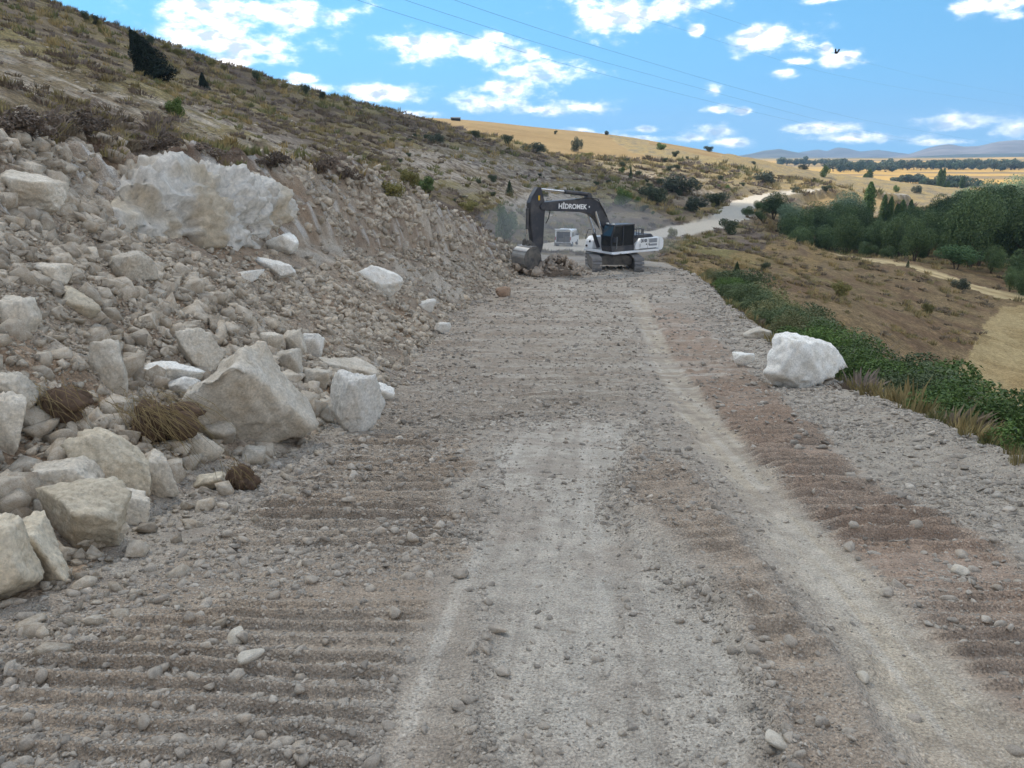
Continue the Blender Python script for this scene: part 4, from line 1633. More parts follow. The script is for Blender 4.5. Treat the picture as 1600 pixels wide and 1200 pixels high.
VALLEY = [  # px, top py, distance, width px, kind (w willow, s silver in a sunlit tone, p poplar, t small)
    (1184, 316, 168, 56, 'w'), (1212, 300, 178, 50, 'w'), (1238, 318, 170, 44, 's'), (1190, 340, 150, 44, 'w'), (1236, 342, 150, 54, 'w'), (1168, 342, 145, 34, 'w'), (1252, 356, 140, 40, 'w'),
    (1290, 316, 175, 40, 'w'), (1325, 301, 190, 62, 's'), (1272, 330, 160, 36, 'w'), (1342, 322, 175, 54, 'w'), (1298, 352, 150, 50, 'w'), (1334, 352, 148, 54, 'w'), (1372, 346, 150, 50, 'w'), (1312, 330, 168, 40, 'w'),
    (1362, 284, 205, 17, 'p'), (1384, 304, 200, 11, 'p'), (1394, 307, 200, 10, 'p'), (1403, 318, 195, 9, 'p'), (1412, 312, 195, 12, 'p'), (1425, 312, 195, 10, 'p'),
    (1402, 340, 165, 48, 'w'), (1425, 322, 180, 60, 'w'), (1460, 304, 190, 74, 'w'), (1496, 300, 185, 70, 'w'), (1540, 283, 205, 96, 's'), (1588, 276, 225, 70, 's'), (1512, 296, 230, 70, 's'),
    (1440, 352, 155, 62, 'w'), (1478, 340, 160, 70, 'w'), (1522, 326, 165, 80, 'w'), (1572, 316, 165, 84, 'w'), (1610, 322, 160, 70, 'w'),
    (1356, 378, 132, 34, 'w'), (1404, 372, 136, 56, 'w'), (1440, 378, 132, 60, 'w'), (1388, 392, 124, 34, 'w'), (1482, 366, 140, 64, 'w'), (1536, 356, 140, 76, 'w'), (1590, 350, 138, 80, 'w'), (1640, 330, 150, 90, 'w'),
    (1500, 383, 117, 50, 't'), (1556, 384, 120, 70, 'w'), (1602, 392, 112, 70, 'w'), (1584, 418, 104, 50, 'w'), (1650, 400, 110, 80, 'w'), (1690, 340, 150, 100, 'w'), (1612, 424, 101, 44, 'w')]
WLAB = ['dark green willow', 'rounded dark green willow', 'broad bluish green willow', 'dense grey green willow']


def where_word(px, py):
    if px < 1262:
        return 'the clump below the far road bend'
    if px < 1380:
        return 'the middle grove'
    if px < 1480:
        return 'the grove right of the poplars'
    return 'the big grove at the right edge'


def build_valley():
    for k, (px, py, d, w, kd) in enumerate(VALLEY):
        g, h = top_height(px, py, d)
        h = max(h, 2.0)
        W = w / FPX * d * 1.12
        if kd in 'ws':
            W = min(W, .72 * h) if px > 1410 else min(W * 1.25, 1.0 * h)
        rot = k * 1.7
        if kd == 'p':
            place_tree('poplar_tree', POPLAR[k % 2], g, h, W * .72, 12, 2.0, ['tallest slim poplar rising from the valley grove', 'slim poplar in the short row right of the tallest poplar'][k != 15], 'tree', 'poplars in the grove', rot)
        elif kd == 't':
            place_tree('small_tree', SMALLT, g, h, W, 5, 5.6, 'small round tree standing alone beside the valley track', 'tree', None, rot)
        else:
            pr = SILVER_LIT[k % 2] if kd == 's' else WILLOW[k % 4]
            lab = ('silvery willow with sunlit pale leaf colour ' if kd == 's' else WLAB[k % 4] + ' ') + ('at the back of ' if py < 322 else 'at the front of ' if d < 141 else 'deep in ') + where_word(px, py)
            place_tree('willow_tree', pr, g, h, W * 1.15, 10, 10, lab, 'tree', 'willows in the valley', rot)


build_valley()


def fill_grove():
    r = np.random.default_rng(404)
    done = []
    tries = 0
    while len(done) < 74 and tries < 6000:
        tries += 1
        px, d = (r.uniform(1395, 1690), r.uniform(112, 232)) if len(done) < 46 else (r.uniform(1165, 1400), r.uniform(136, 205))
        v = pix_dir(px, 340)
        hh = math.hypot(v[0], v[1])
        x, y = v[0] / hh * d, v[1] / hh * d
        z = float(height(x, y)[0])
        rdd = float(road_dist(np.array([x]), np.array([y]))[0][0])
        if z > (-13.5 if px > 1395 else -11.0) or rdd < 9 or float(poly_dist(np.array([x]), np.array([y]), TRACKP)[0]) < 6 or (x < 76 and d < 122):
            continue
        if any(math.hypot(x - a, y - b) < 5.2 for a, b in done):
            continue
        done.append((x, y))
        lim = np.interp(px, [1165, 1210, 1255, 1275, 1320, 1360, 1395, 1440, 1500, 1600, 1700], [338, 304, 325, 350, 306, 330, 342, 318, 298, 282, 280])
        g, h = top_height(px, lim + r.uniform(2, 26), d)
        h = min(max(h, 3.2), 11.5)
        k = len(done)
        lab = WLAB[k % 4] + (' at the far side of ' if d > 185 else ' in the near rows of ' if d < 145 else ' in the heart of ') + where_word(px, 0)
        place_tree('willow_tree', WILLOW[k % 4], g, h, h * r.uniform(.72, .9), 10, 10, lab, 'tree', 'willows in the valley', r.uniform(0, 6))


fill_grove()


# ---- far trees and hedges on the plain
def build_far():
    r = np.random.default_rng(55)
    fw = crown_tree(850, 8, 9, 900, 1.3, sr(60, 80, 62), sr(96, 112, 88), nlobe=9, lobe_r=.32, low=.0)
    fw2 = crown_tree(851, 8, 12, 900, 1.3, sr(66, 80, 66), sr(108, 118, 96), nlobe=10, lobe_r=.30, low=.0)
    spots = []
    for (x0, x1, y, n) in [(1395, 1600, 268.5, 34), (1290, 1420, 266, 16), (1215, 1300, 258, 9), (1400, 1440, 284, 8), (1440, 1505, 286, 9), (1440, 1475, 296, 5), (1475, 1525, 291, 8), (1300, 1395, 272, 12), (1550, 1600, 270, 5)]:
        for k in range(n):
            spots.append((x0 + (x1 - x0) * (k + r.uniform(.1, .9)) / n, y + r.uniform(-1.2, 1.2)))
    for k, (px, py) in enumerate(spots):
        v = pix_dir(px, py)
        hh = math.hypot(v[0], v[1])
        d = 21.0 / max(-v[2] / hh, .012)
        d = min(max(d, 430), 1500)
        x, y = v[0] / hh * d, v[1] / hh * d
        g = Vector((x, y, float(height(x, y)[0])))
        hpx = r.uniform(7, 13)
        h = hpx / FPX * d
        place_tree('far_tree', (fw, fw2)[k % 2], g, h, h * r.uniform(1.1, 2.0), 8, 10, 'small dark tree in the hedgerows across the plain', 'tree', 'hedgerow trees on the plain', r.uniform(0, 6))
    for px, pt, pb, w in [(1358, 257, 278, 8), (1352, 262, 277, 6), (1507, 248, 266, 6), (1465, 277, 303, 6), (1470, 276, 303, 5), (1303, 258, 270, 6), (1485, 255, 266, 4), (1565, 270, 282, 4), (1572, 271, 282, 4)]:
        d = 560
        v = pix_dir(px, pb)
        hh = math.hypot(v[0], v[1])
        x, y = v[0] / hh * d, v[1] / hh * d
        g = Vector((x, y, float(height(x, y)[0])))
        h = (pb - pt) / FPX * d
        place_tree('far_poplar', POPLAR[int(px) % 2], g, h, w / FPX * d, 12, 2.0, 'thin dark poplar far out among the hedgerows', 'tree', 'far poplars', px)


build_far()


# ---- shrubs: small rounded ones for the slopes
def shrub(seed, h, w, nleaf, ls, c1, c2, nl=9, conical=False, low=-.1):
    if conical:
        r = np.random.default_rng(seed)
        z = r.uniform(0, 1, nleaf) ** 1.2
        a = r.uniform(0, 6.28, nleaf)
        rad = (1 - z) ** .75 * w / 2 * r.uniform(.5, 1.05, nleaf) * (1 + .5 * (noise2(z * 5, a, seed) - .5))
        P = np.stack([np.cos(a) * rad, np.sin(a) * rad, z * h], -1)
        V, F = leaf_quads(P, np.stack([np.cos(a), np.sin(a), np.full(nleaf, .5)], -1), ls, ls * .4, r, -.5, .7)
        g = r.uniform(0, 1, nleaf)[:, None]
        cols = np.asarray(c1) * (1 - g) + np.asarray(c2) * g
        V2, F2 = tube([(0, 0, -.2), (0, 0, h * .5), (0, 0, h * .9)], [w * .04, w * .03, .01])
        return mesh_np('foliage', V, F, M_LEAF, False, np.repeat(cols, 4, 0)), mesh_np('stem', V2, F2, M_BARK)
    return crown_tree(seed, h, w, nleaf, ls, c1, c2, nlobe=nl, trunk_h=.15, droop=0, multi=4, low=low, lobe_r=.3)


SH = {'d': [shrub(900, 1.5, 2.2, 2200, .16, sr(62, 72, 54), sr(98, 106, 78)), shrub(901, 1.4, 2.4, 2200, .16, sr(70, 78, 64), sr(104, 110, 90))],
      'g': [shrub(902, 1.5, 2.2, 2200, .17, sr(76, 98, 52), sr(122, 140, 78))],
      'y': [shrub(903, 1.0, 2.0, 1600, .15, sr(116, 112, 66), sr(150, 142, 88))],
      'j': [shrub(904, 4.2, 3.4, 12000, .2, sr(26, 36, 30), sr(48, 60, 46), conical=True)],
      'c': [shrub(905, 2.0, 1.2, 1500, .16, sr(48, 66, 44), sr(78, 98, 62), conical=True)],
      'p': [shrub(906, .8, 1.8, 1500, .11, sr(96, 84, 76), sr(132, 118, 104))]}
SHDIM = {'d': (1.5, 2.3), 'g': (1.5, 2.2), 'y': (1.0, 2.0), 'j': (4.2, 3.4), 'c': (2.0, 1.2), 'p': (.8, 1.8)}
SHRUBS = [  # px, base py, width px, height px, kind, label
    (246, 126, 54, 62, 'j', 'big dark juniper leaning on the left hill'), (318, 140, 16, 20, 'j', 'small dark juniper right of the big one'), (278, 182, 26, 22, 'g', 'yellowish green bush on the pale scree below the juniper'),
    (796, 306, 13, 20, 'c', 'small cone shaped juniper behind the excavator arm'), (788, 376, 36, 48, 'g', 'tall green bush at the end of the road cut beside the bucket'), (835, 238, 38, 14, 'd', 'long dark bush on the lower edge of the wheat field'),
    (793, 226, 18, 13, 'd', 'round dark bush on the wheat field border'), (900, 237, 17, 20, 'd', 'lone dark tree standing in the golden wheat field'), (743, 216, 14, 10, 'd', 'small bush where the wheat field meets the hill'),
    (683, 223, 24, 13, 'd', 'grey green bush on the slope left of the wheat field'), (868, 210, 5, 5, 'd', 'tiny bush in the wheat field left of the lone tree'), (970, 322, 28, 24, 'g', 'green bush on the slope above the excavator cab'),
    (1138, 366, 28, 20, 'd', 'round dark bush at the edge of the far road'), (1050, 372, 14, 14, 'y', 'small bush right of the excavator'), (920, 246, 16, 7, 'y', 'low bush below the lone tree'), (1032, 234, 16, 9, 'g', 'green bush on the ridge right of the wheat field'),
    (1107, 237, 14, 7, 'd', 'dark bush on the skyline right of the ridge'), (948, 211, 7, 6, 'd', 'small bush at the corner of the wheat field skyline'), (985, 280, 6, 18, 'c', 'slim pale green sapling on the sunny slope'),
    (1062, 302, 60, 26, 'd', 'wide dark thicket on the sunny slope'), (1022, 318, 40, 22, 'd', 'dark thicket above the road behind the excavator'), (1080, 330, 40, 20, 'd', 'dark bush above the far road'), (1120, 322, 34, 18, 'd', 'dark bush close above the bend of the far road'),
    (1200, 287, 34, 17, 'd', 'dark bush above the far road past the bend'), (1290, 300, 14, 8, 'd', 'small dark bush beside the far road'), (1256, 265, 14, 7, 'd', 'small dark bush on the far spur'), (1287, 277, 14, 14, 'g', 'grey green bush on the far spur'),
    (1432, 302, 14, 10, 'd', 'dark bush at the end of the far spur'), (1400, 300, 10, 8, 'g', 'small bush on the far spur'), (1242, 301, 12, 9, 'd', 'small bush at the roadside on the far spur'),
    (1195, 424, 13, 12, 'd', 'small grey green bush on the brown slope below the road'), (1310, 462, 28, 18, 'y', 'low green bush in the middle of the brown slope'), (1448, 490, 16, 14, 'y', 'low bush near the stubble field'), (1502, 452, 22, 14, 'd', 'small dark bush below the valley track'),
    (1418, 418, 5, 9, 'c', 'thin sapling beside the start of the valley track'), (1150, 437, 16, 24, 'c', 'slim dark juniper among the roadside bushes'), (640, 292, 30, 22, 'y', 'olive green bush on the lip of the cut'), (665, 300, 34, 20, 'g', 'green bush on the lip of the cut'),
    (610, 310, 40, 22, 'y', 'dry olive bush on the lip of the cut'), (735, 330, 30, 14, 'y', 'dry bush right of the lip of the cut'), (770, 285, 14, 10, 'd', 'small dark bush on the slope left of the arm'),
    (500, 272, 60, 24, 'p', 'dark purplish thorn mat hanging over the cut'), (545, 285, 46, 20, 'p', 'brown thorn mat hanging over the right part of the cut'), (40, 222, 110, 36, 'p', 'wide dark thorn mat above the cut at the left'), (120, 214, 90, 30, 'p', 'grey thorn mat above the left cut'),
    (245, 236, 70, 20, 'p', 'brown thorn mat at the top of the outcrop'), (335, 248, 70, 20, 'p', 'low brown thorn mat right above the outcrop'), (420, 262, 60, 20, 'p', 'brown thorn mat over the right end of the outcrop')]


def build_shrubs():
    r = np.random.default_rng(66)
    for k, (px, by, w, h, kd, lab) in enumerate(SHRUBS):
        g = ground_at(px, by)
        d = math.hypot(g.x, g.y)
        pr = SH[kd][k % len(SH[kd])]
        H0, W0 = SHDIM[kd]
        o = place_tree('juniper' if kd in 'jc' else 'bush', pr, g, max(h / FPX * d * 1.1, .15), w / FPX * d * 1.1, H0, W0, lab, 'shrub', None, r.uniform(0, 6), ('foliage', 'stem'))
        if kd == 'j' and w > 40:
            o.rotation_euler = (0, -.42, 0)
    # scattered low shrubs on the slope behind the excavator and on the ridge
    n = 0
    while n < 44:
        px, py = r.uniform(930, 1180), r.uniform(240, 345)
        if py > 345 - (px - 930) * .1 or py < 232 + (px - 930) * .1:
            continue
        g = ground_at(px, py)
        d = math.hypot(g.x, g.y)
        z = int(zone_at(np.array([g.x]), np.array([g.y]))[0])
        if z != 0:
            continue
        w = r.uniform(6, 13)
        kd = 'dddgy'[r.integers(0, 5)]
        place_tree('bush', SH[kd][0], g, w * .7 / FPX * d, w / FPX * d, *SHDIM[kd], 'low rounded bush on the stony slope above the far road', 'shrub', 'scattered bushes above the far road', r.uniform(0, 6), ('foliage', 'stem'))
        n += 1
    n = 0
    while n < 24:
        px, py = r.uniform(560, 940), r.uniform(205, 345)
        g = ground_at(px, py)
        d = math.hypot(g.x, g.y)
        if int(zone_at(np.array([g.x]), np.array([g.y]))[0]) != 0 or d > 260 or d < 40:
            continue
        w = r.uniform(6, 12)
        kd = 'ddyyp'[r.integers(0, 5)]
        place_tree('bush', SH[kd][0], g, w * .6 / FPX * d, w / FPX * d, *SHDIM[kd], 'low bush on the hillside between the cut and the wheat field', 'shrub', 'scattered bushes on the hillside', r.uniform(0, 6), ('foliage', 'stem'))
        n += 1
    # tiny bushes along the skyline of the left hill
    for k in range(26):
        px = r.uniform(90, 620)
        py = np.interp(px, [60, 180, 300, 460, 620], [0, 46, 90, 140, 180]) + 5
        g = ground_at(px, py)
        d = math.hypot(g.x, g.y)
        w = r.uniform(6, 13)
        place_tree('bush', SH['y' if k % 3 else 'd'][0], g, w * .8 / FPX * d, w / FPX * d, *SHDIM['y'], 'tiny bush on the skyline of the left hill', 'shrub', 'bushes along the hill skyline', r.uniform(0, 6), ('foliage', 'stem'))


build_shrubs()


# ---- green bushes along the right road edge
def build_roadside():
    r = np.random.default_rng(88)
    pr = [crown_tree(910 + k, 1.7, 2.0, 11000, .075, c1, c2, nlobe=16, trunk_h=.12, droop=.2, multi=6, low=-.05, lobe_r=.25)
          for k, (c1, c2) in enumerate([(sr(48, 68, 34), sr(96, 120, 62)), (sr(52, 74, 36), sr(106, 130, 66)), (sr(66, 80, 50), sr(112, 124, 84)), (sr(92, 96, 60), sr(140, 138, 96))])]
    spots = []
    y = 5.0
    while y < 50:
        for row in range(2):
            spots.append((y + r.uniform(-.4, .4), 1.45 + row * 1.4 + r.uniform(-.3, .3), row))
        y += .95 + .035 * y
    names = ['bright green bush', 'leafy green bush', 'grey green bush', 'dry olive bush']
    for k, (y, off, row) in enumerate(spots):
        x = float(XR(y)) + off - (.45 if y < 13 else 0)
        z = float(height(x, y)[0])
        kind = r.choice([0, 1, 2, 3], p=[.4, .4, .15, .05]) if y < 27 else r.choice([0, 1, 2, 3], p=[.1, .15, .45, .3])
        h = (1.5 if row == 0 else 2.1) * r.uniform(.8, 1.15)
        h *= .70 if y < 12.5 else 1
        w = h * r.uniform(1.3, 1.7)
        seg = 'beyond the white boulder' if y > 17 else ('beside the white boulder' if y > 12.5 else 'nearest the camera')
        place_tree('roadside_bush', pr[kind], (x, y, z), h, w, 1.7, 2.0, '%s in the %s row along the right road edge, %s' % (names[kind], 'front' if row == 0 else 'back', seg), 'shrub', 'bushes along the right road edge', r.uniform(0, 6), ('foliage', 'stem'))
    # leafless twigs standing out of the bushes
    for k, (px, by, hp) in enumerate([(1470, 640, 60), (1455, 655, 45), (1500, 668, 60), (1250, 520, 45)]):
        yy = [9.0, 8.2, 7.2, 17.5][k]
        xx = float(XR(yy)) + [1.5, 1.3, 1.6, 1.2][k]
        g = Vector((xx, yy, float(height(xx, yy)[0]) + .5))
        parts = []
        d = g.length
        H = hp / FPX * d * 1.6
        for q in range(9):
            a = r.uniform(0, 6.28)
            e = np.array([math.cos(a) * .5 + .35, math.sin(a) * .4, r.uniform(.6, 1.1)]) * H
            m = e * .5 + r.normal(size=3) * .08 * H
            parts.append(tube([np.zeros(3), m, e], [.007, .005, .002], 4))
            for s in range(3):
                b = m + (e - m) * r.uniform(0, .8)
                parts.append(tube([b, b + r.normal(size=3) * .18 * H], [.003, .0015], 3))
        V, F = join(parts)
        o = link('dead_branch', mesh_np('dead_branch', V, F, flat_mat('grey_twig', sr(140, 132, 124), .9)), None, g)
        tag(o, ['bare grey branches sticking out over the stubble field', 'low bare twigs in front of the stubble field', 'bare twigs at the end of the green bushes', 'bare twigs rising behind the white boulder'][k], 'branch', 'bare twigs in the roadside bushes')


build_roadside()


# ---- low plants: grass tufts, thorn cushions, weeds (ground cover)
def tuft_mesh(seed, n, h, spread, wdt, c1, c2, lean=.5):
    r = np.random.default_rng(seed)
    a = r.uniform(0, 6.28, n)
    b = np.stack([np.cos(a), np.sin(a), np.zeros(n)], -1) * (spread * .5 * np.sqrt(r.uniform(0, 1, n)))[:, None]
    hh = h * r.uniform(.5, 1.15, n)
    out = np.stack([np.cos(a), np.sin(a), np.zeros(n)], -1) * (hh * lean * r.uniform(0, 1, n))[:, None]
    tip = b + out + np.stack([np.zeros(n), np.zeros(n), hh], -1)
    mid = b + out * .3 + np.stack([np.zeros(n), np.zeros(n), hh * .55], -1)
    s = np.stack([-np.sin(a + .8), np.cos(a + .8), np.zeros(n)], -1) * wdt * .5
    V = np.stack([b - s, b + s, mid + s * .8, tip, mid - s * .8], 1).reshape(-1, 3)
    i = np.arange(n) * 5
    F = np.concatenate([np.stack([i, i + 1, i + 2, i + 4], -1), np.stack([i + 4, i + 2, i + 3, i + 3], -1)])
    F3 = np.concatenate([np.stack([i, i + 1, i + 2], -1), np.stack([i, i + 2, i + 4], -1), np.stack([i + 4, i + 2, i + 3], -1)])
    g = r.uniform(0, 1, n)[:, None]
    cols = np.asarray(c1) * (1 - g) + np.asarray(c2) * g
    return mesh_np('tuft', V, F3, M_TUFT, False, np.repeat(cols, 5, 0))


def tuft_mat():
    n = Nodes('tuft')
    c = n.gain(n.attr('Col'), n.attr('tint', 'Fac', 'INSTANCER'))
    return n.set(c, .85, .1)


M_TUFT = tuft_mat()
tufts = [tuft_mesh(1, 40, .34, .30, .022, sr(150, 132, 92), sr(178, 158, 112)),
         tuft_mesh(2, 46, .26, .34, .024, sr(126, 116, 82), sr(160, 146, 104)),
         tuft_mesh(3, 60, .20, .46, .034, sr(112, 101, 92), sr(138, 124, 112), .9),
         tuft_mesh(4, 60, .18, .50, .036, sr(104, 93, 78), sr(130, 116, 96), .9),
         tuft_mesh(5, 46, .30, .36, .034, sr(106, 108, 70), sr(136, 134, 92), .6)]
tuft_coll = proto_collection('tuft', tufts)


def build_tufts():
    x, y, d, r = sample_logpolar(46000, -40, 40, 9, 330, 91)
    zn_ = zone_at(x, y)
    p = np.zeros(len(x))
    clump = fbm2(x * .35, y * .35, 3, 171)
    p = np.where(zn_ == 0, .75 * sstep(-.45, .2, clump), p)
    p = np.where(zn_ == 4, .5 * sstep(-.3, .3, clump), p)
    p = np.where((zn_ == 2) & (XL(y) - x > UT(y) - .35) & (d < 60), .5, p)
    px, py = project(x, y, height(x, y))
    sc = poly_sd(px, py, [(0, 70), (130, 120), (300, 165), (440, 215), (520, 245), (430, 240), (250, 190), (90, 150), (0, 150)])
    sc2 = poly_sd(px, py, [(590, 235), (700, 225), (820, 250), (930, 280), (900, 320), (800, 330), (740, 300), (640, 275)])
    p = np.where((zn_ == 0) & ((sc > 0) | (sc2 > 0)), p * .3, p)
    ok = r.uniform(size=len(x)) < p
    x, y, d, zz = x[ok], y[ok], d[ok], zn_[ok]
    n = len(x)
    s = np.maximum(1.0, d * .018) * r.uniform(.6, 1.5, n)
    patch = fbm2(x * .12 + 5, y * .12, 3, 172)
    idx = np.where(patch > .12, r.choice([0, 1, 4], n), r.choice([1, 2, 3], n))
    idx = np.where(zz == 4, r.choice([0, 1, 1, 3], n), idx)
    rot = np.stack([r.normal(0, .15, n), r.normal(0, .15, n), r.uniform(0, 6.28, n)], -1)
    tint = r.uniform(.86, 1.08, n)
    P = np.stack([x, y, height(x, y) - .02 * s], -1)
    scl = np.stack([s * r.uniform(.9, 1.5, n), s * r.uniform(.9, 1.5, n), s * r.uniform(.6, 1.0, n)], -1)
    scatter('dry_grass', P, rot, scl, idx, tint, tuft_coll, 5)
    # dry weeds at the right road edge
    m = 420
    yy = np.exp(r.uniform(math.log(5), math.log(48), m))
    xx = XR(yy) + r.normal(.6, .4, m)
    P = np.stack([xx, yy, height(xx, yy) - .01], -1)
    s = r.uniform(.22, .62, m)
    scatter('roadside_weeds', P, np.stack([np.zeros(m), np.zeros(m), r.uniform(0, 6, m)], -1), np.stack([s, s, s], -1), r.choice([1, 2, 4, 4], m), r.uniform(.7, 1.1, m), tuft_coll, 5)


build_tufts()


# ---- uprooted sods on the rubble
def build_sods():
    r = np.random.default_rng(12)
    earth = flat_mat('dark_sod_earth', sr(96, 80, 68), .98, .05, var=.4, scale=9)
    for k, (px, by, w, h, straw, lab) in enumerate([(250, 702, 120, 76, 60, 'big uprooted sod with hanging straw left of the largest block'), (92, 668, 84, 60, 14, 'dark uprooted sod clod at the left of the rubble'), (376, 768, 56, 46, 8, 'small dark root clod at the road edge below the largest block')]):
        g = ground_at(px, by)
        d = g.length
        W, H = w / FPX * d, h / FPX * d
        root = link('uprooted_sod', None, None, g + Vector((0, W * .25, 0)))
        tag(root, lab, 'sod', 'uprooted sods')
        V, F = ICO[3]
        lumps, rb, rt = [], [], []
        for q in range(14):
            cq_ = np.array([r.uniform(-.27, .27) * W, r.uniform(-.16, .16) * W, r.uniform(-.3, .15) * H])
            rad = np.array([r.uniform(.14, .26) * W, r.uniform(.12, .2) * W, r.uniform(.16, .28) * H])
            lumps.append((V * (1 + .5 * fbm3(V * 2.6 + q * 3, 4, 180 + q + k * 20, .6))[:, None] * rad + cq_, F))
            m_ = 170
            vv = r.normal(size=(m_, 3))
            vv /= np.linalg.norm(vv, axis=1, keepdims=True)
            b = cq_ + vv * rad * .9
            rb.append(b)
            rt.append(b + (vv * .5 + r.normal(size=(m_, 3)) + np.array([0, 0, -.3])) * (.07 * W))
        VV, FF = join(lumps)
        link('root_ball', mesh_np('root_ball', VV, FF, earth), root, (0, 0, H * .4))
        b, tip = np.vstack(rb), np.vstack(rt)
        n = len(b)
        s = np.cross(tip - b, r.normal(size=(n, 3)))
        s = s / (np.linalg.norm(s, axis=1, keepdims=True) + 1e-9) * .0016
        VV = np.stack([b - s, b + s, tip], 1).reshape(-1, 3)
        g_ = r.uniform(0, 1, n)[:, None]
        cols = sr(78, 64, 54) * (1 - g_) + sr(140, 122, 98) * g_
        link('roots', mesh_np('roots', VV, np.arange(n * 3).reshape(-1, 3), M_GRASS, False, np.repeat(cols, 3, 0)), root, (0, 0, H * .4))
        # hanging straw
        n = straw * 3
        a0 = np.array([-W * .12, -W * .2, H * .35]) + r.normal(size=(n, 3)) * np.array([W * .22, W * .1, H * .18])
        e = np.stack([r.normal(.3, .3, n) * W, -r.uniform(.05, .35, n) * W, r.normal(-.45, .3, n) * H], -1)
        mid = a0 + e * .45 + np.array([0, 0, .12 * H])
        tip = a0 + e
        s = np.stack([np.full(n, .0018), np.zeros(n), np.full(n, .001)], -1)
        VV = np.stack([a0 - s, a0 + s, mid + s, tip, mid - s], 1).reshape(-1, 3)
        i = np.arange(n) * 5
        F3 = np.concatenate([np.stack([i, i + 1, i + 2], -1), np.stack([i, i + 2, i + 4], -1), np.stack([i + 4, i + 2, i + 3], -1)])
        g_ = r.uniform(0, 1, n)[:, None]
        cols = sr(128, 108, 76) * (1 - g_) + sr(172, 154, 112) * g_
        link('straw', mesh_np('straw', VV, F3, M_GRASS, False, np.repeat(cols, 5, 0)), root, (0, 0, H * .45))


build_sods()

# ------------------------------------------------------------------ machines
class MB:
    """collects boxes, prisms, tubes into one mesh"""
    def __init__(s):
        s.V, s.F = [], []

    def add(s, V, F):
        o = len(s.V)
        s.V += [tuple(v) for v in V]
        s.F += [tuple(i + o for i in f) for f in F]
        return s

    def box(s, x0, x1, y0, y1, z0, z1):
        V = [(x0, y0, z0), (x1, y0, z0), (x1, y1, z0), (x0, y1, z0), (x0, y0, z1), (x1, y0, z1), (x1, y1, z1), (x0, y1, z1)]
        return s.add(V, [(0, 3, 2, 1), (4, 5, 6, 7), (0, 1, 5, 4), (1, 2, 6, 5), (2, 3, 7, 6), (3, 0, 4, 7)])

    def prism(s, poly, y0, y1, axis='y'):
        """polygon in the (x,z) plane extruded along y (or (y,z) along x)"""
        n = len(poly)
        f = (lambda a, b, t: (a, t, b)) if axis == 'y' else (lambda a, b, t: (t, a, b))
        V = [f(a, b, y0) for a, b in poly] + [f(a, b, y1) for a, b in poly]
        F = [tuple(range(n)), tuple(range(2 * n - 1, n - 1, -1))] + [(i, i + n, (i + 1) % n + n, (i + 1) % n) for i in range(n)]
        return s.add(V, F)

    def tube(s, pts, r, seg=8, caps=True):
        V, F = tube(pts, r, seg)
        s.add(V, F.tolist())
        if caps:
            b = len(s.V) - len(V)
            s.F.append(tuple(b + k for k in range(seg))[::-1])
            s.F.append(tuple(len(s.V) - seg + k for k in range(seg)))
        return s

    def cyl(s, c, axis, r, h, seg=20):
        c = np.array(c, float)
        a = {'x': (1, 0, 0), 'y': (0, 1, 0), 'z': (0, 0, 1)}[axis]
        a = np.array(a, float)
        return s.tube([c - a * h / 2, c + a * h / 2], r, seg)

    def build(s, name, mat, parent=None, xf=None, bevel=0.0, smooth=False):
        me = bpy.data.meshes.new(name)
        V = s.V if xf is None else [tuple(xf @ Vector(v)) for v in s.V]
        me.from_pydata(V, [], s.F)
        bm = bmesh.new()
        bm.from_mesh(me)
        bmesh.ops.recalc_face_normals(bm, faces=bm.faces)
        if bevel:
            bmesh.ops.bevel(bm, geom=[e for e in bm.edges if e.calc_face_angle(0) > .6], offset=bevel, segments=2, affect='EDGES', clamp_overlap=True)
        bm.to_mesh(me)
        bm.free()
        me.materials.append(mat)
        if smooth:
            me.polygons.foreach_set('use_smooth', [True] * len(me.polygons))
        return link(name, me, parent)


DUST = sr(176, 166, 150)
M_BLACK = flat_mat('charcoal_paint', sr(52, 54, 62), .45, .4, dirt=DUST, dirt_amt=.22, var=.15, scale=1.6)
M_DARK = flat_mat('dark_steel', sr(70, 70, 72), .6, .3, dirt=DUST, dirt_amt=.45, var=.2, scale=3)
M_TRACK = flat_mat('dusty_track_steel', sr(122, 124, 130), .6, .35, metal=.2, dirt=DUST, dirt_amt=.55, var=.25, scale=4)
M_WPAINT = flat_mat('white_paint', (.80, .82, .84), .35, .5, dirt=DUST, dirt_amt=.2, var=.05, scale=1.5)
M_GREYV = flat_mat('grey_vent', sr(150, 154, 160), .6, .3, var=.1)
M_CHROME = flat_mat('chromed_rod', (.7, .71, .73), .18, .5, metal=1.0, var=.05)
M_BUCKET = flat_mat('worn_bucket_steel', sr(150, 152, 154), .5, .4, metal=.3, dirt=DUST, dirt_amt=.5, var=.2, scale=3)
M_RUBBER = flat_mat('black_rubber', (.02, .02, .02), .85, .2, dirt=DUST, dirt_amt=.3)
M_YELLOW = flat_mat('yellow_decal', sr(226, 178, 40), .5, .3)
M_LAMP = flat_mat('lamp_lens', (.8, .8, .78), .15, .5)
M_REDL = flat_mat('red_lamp', (.35, .02, .02), .25, .5)
M_TEXTW = flat_mat('white_lettering', (.82, .82, .82), .5, .3, var=.03)
M_TEXTD = flat_mat('dark_lettering', (.03, .035, .05), .5, .3, var=.03)
M_SEAT = flat_mat('dark_interior', (.03, .03, .032), .8, .2)


def glass_mat():
    n = Nodes('tinted_glass')
    n.set((.02, .026, .032), .06, .6)
    n.bsdf.inputs['Alpha'].default_value = .82
    return n.mat


M_GLASS = glass_mat()


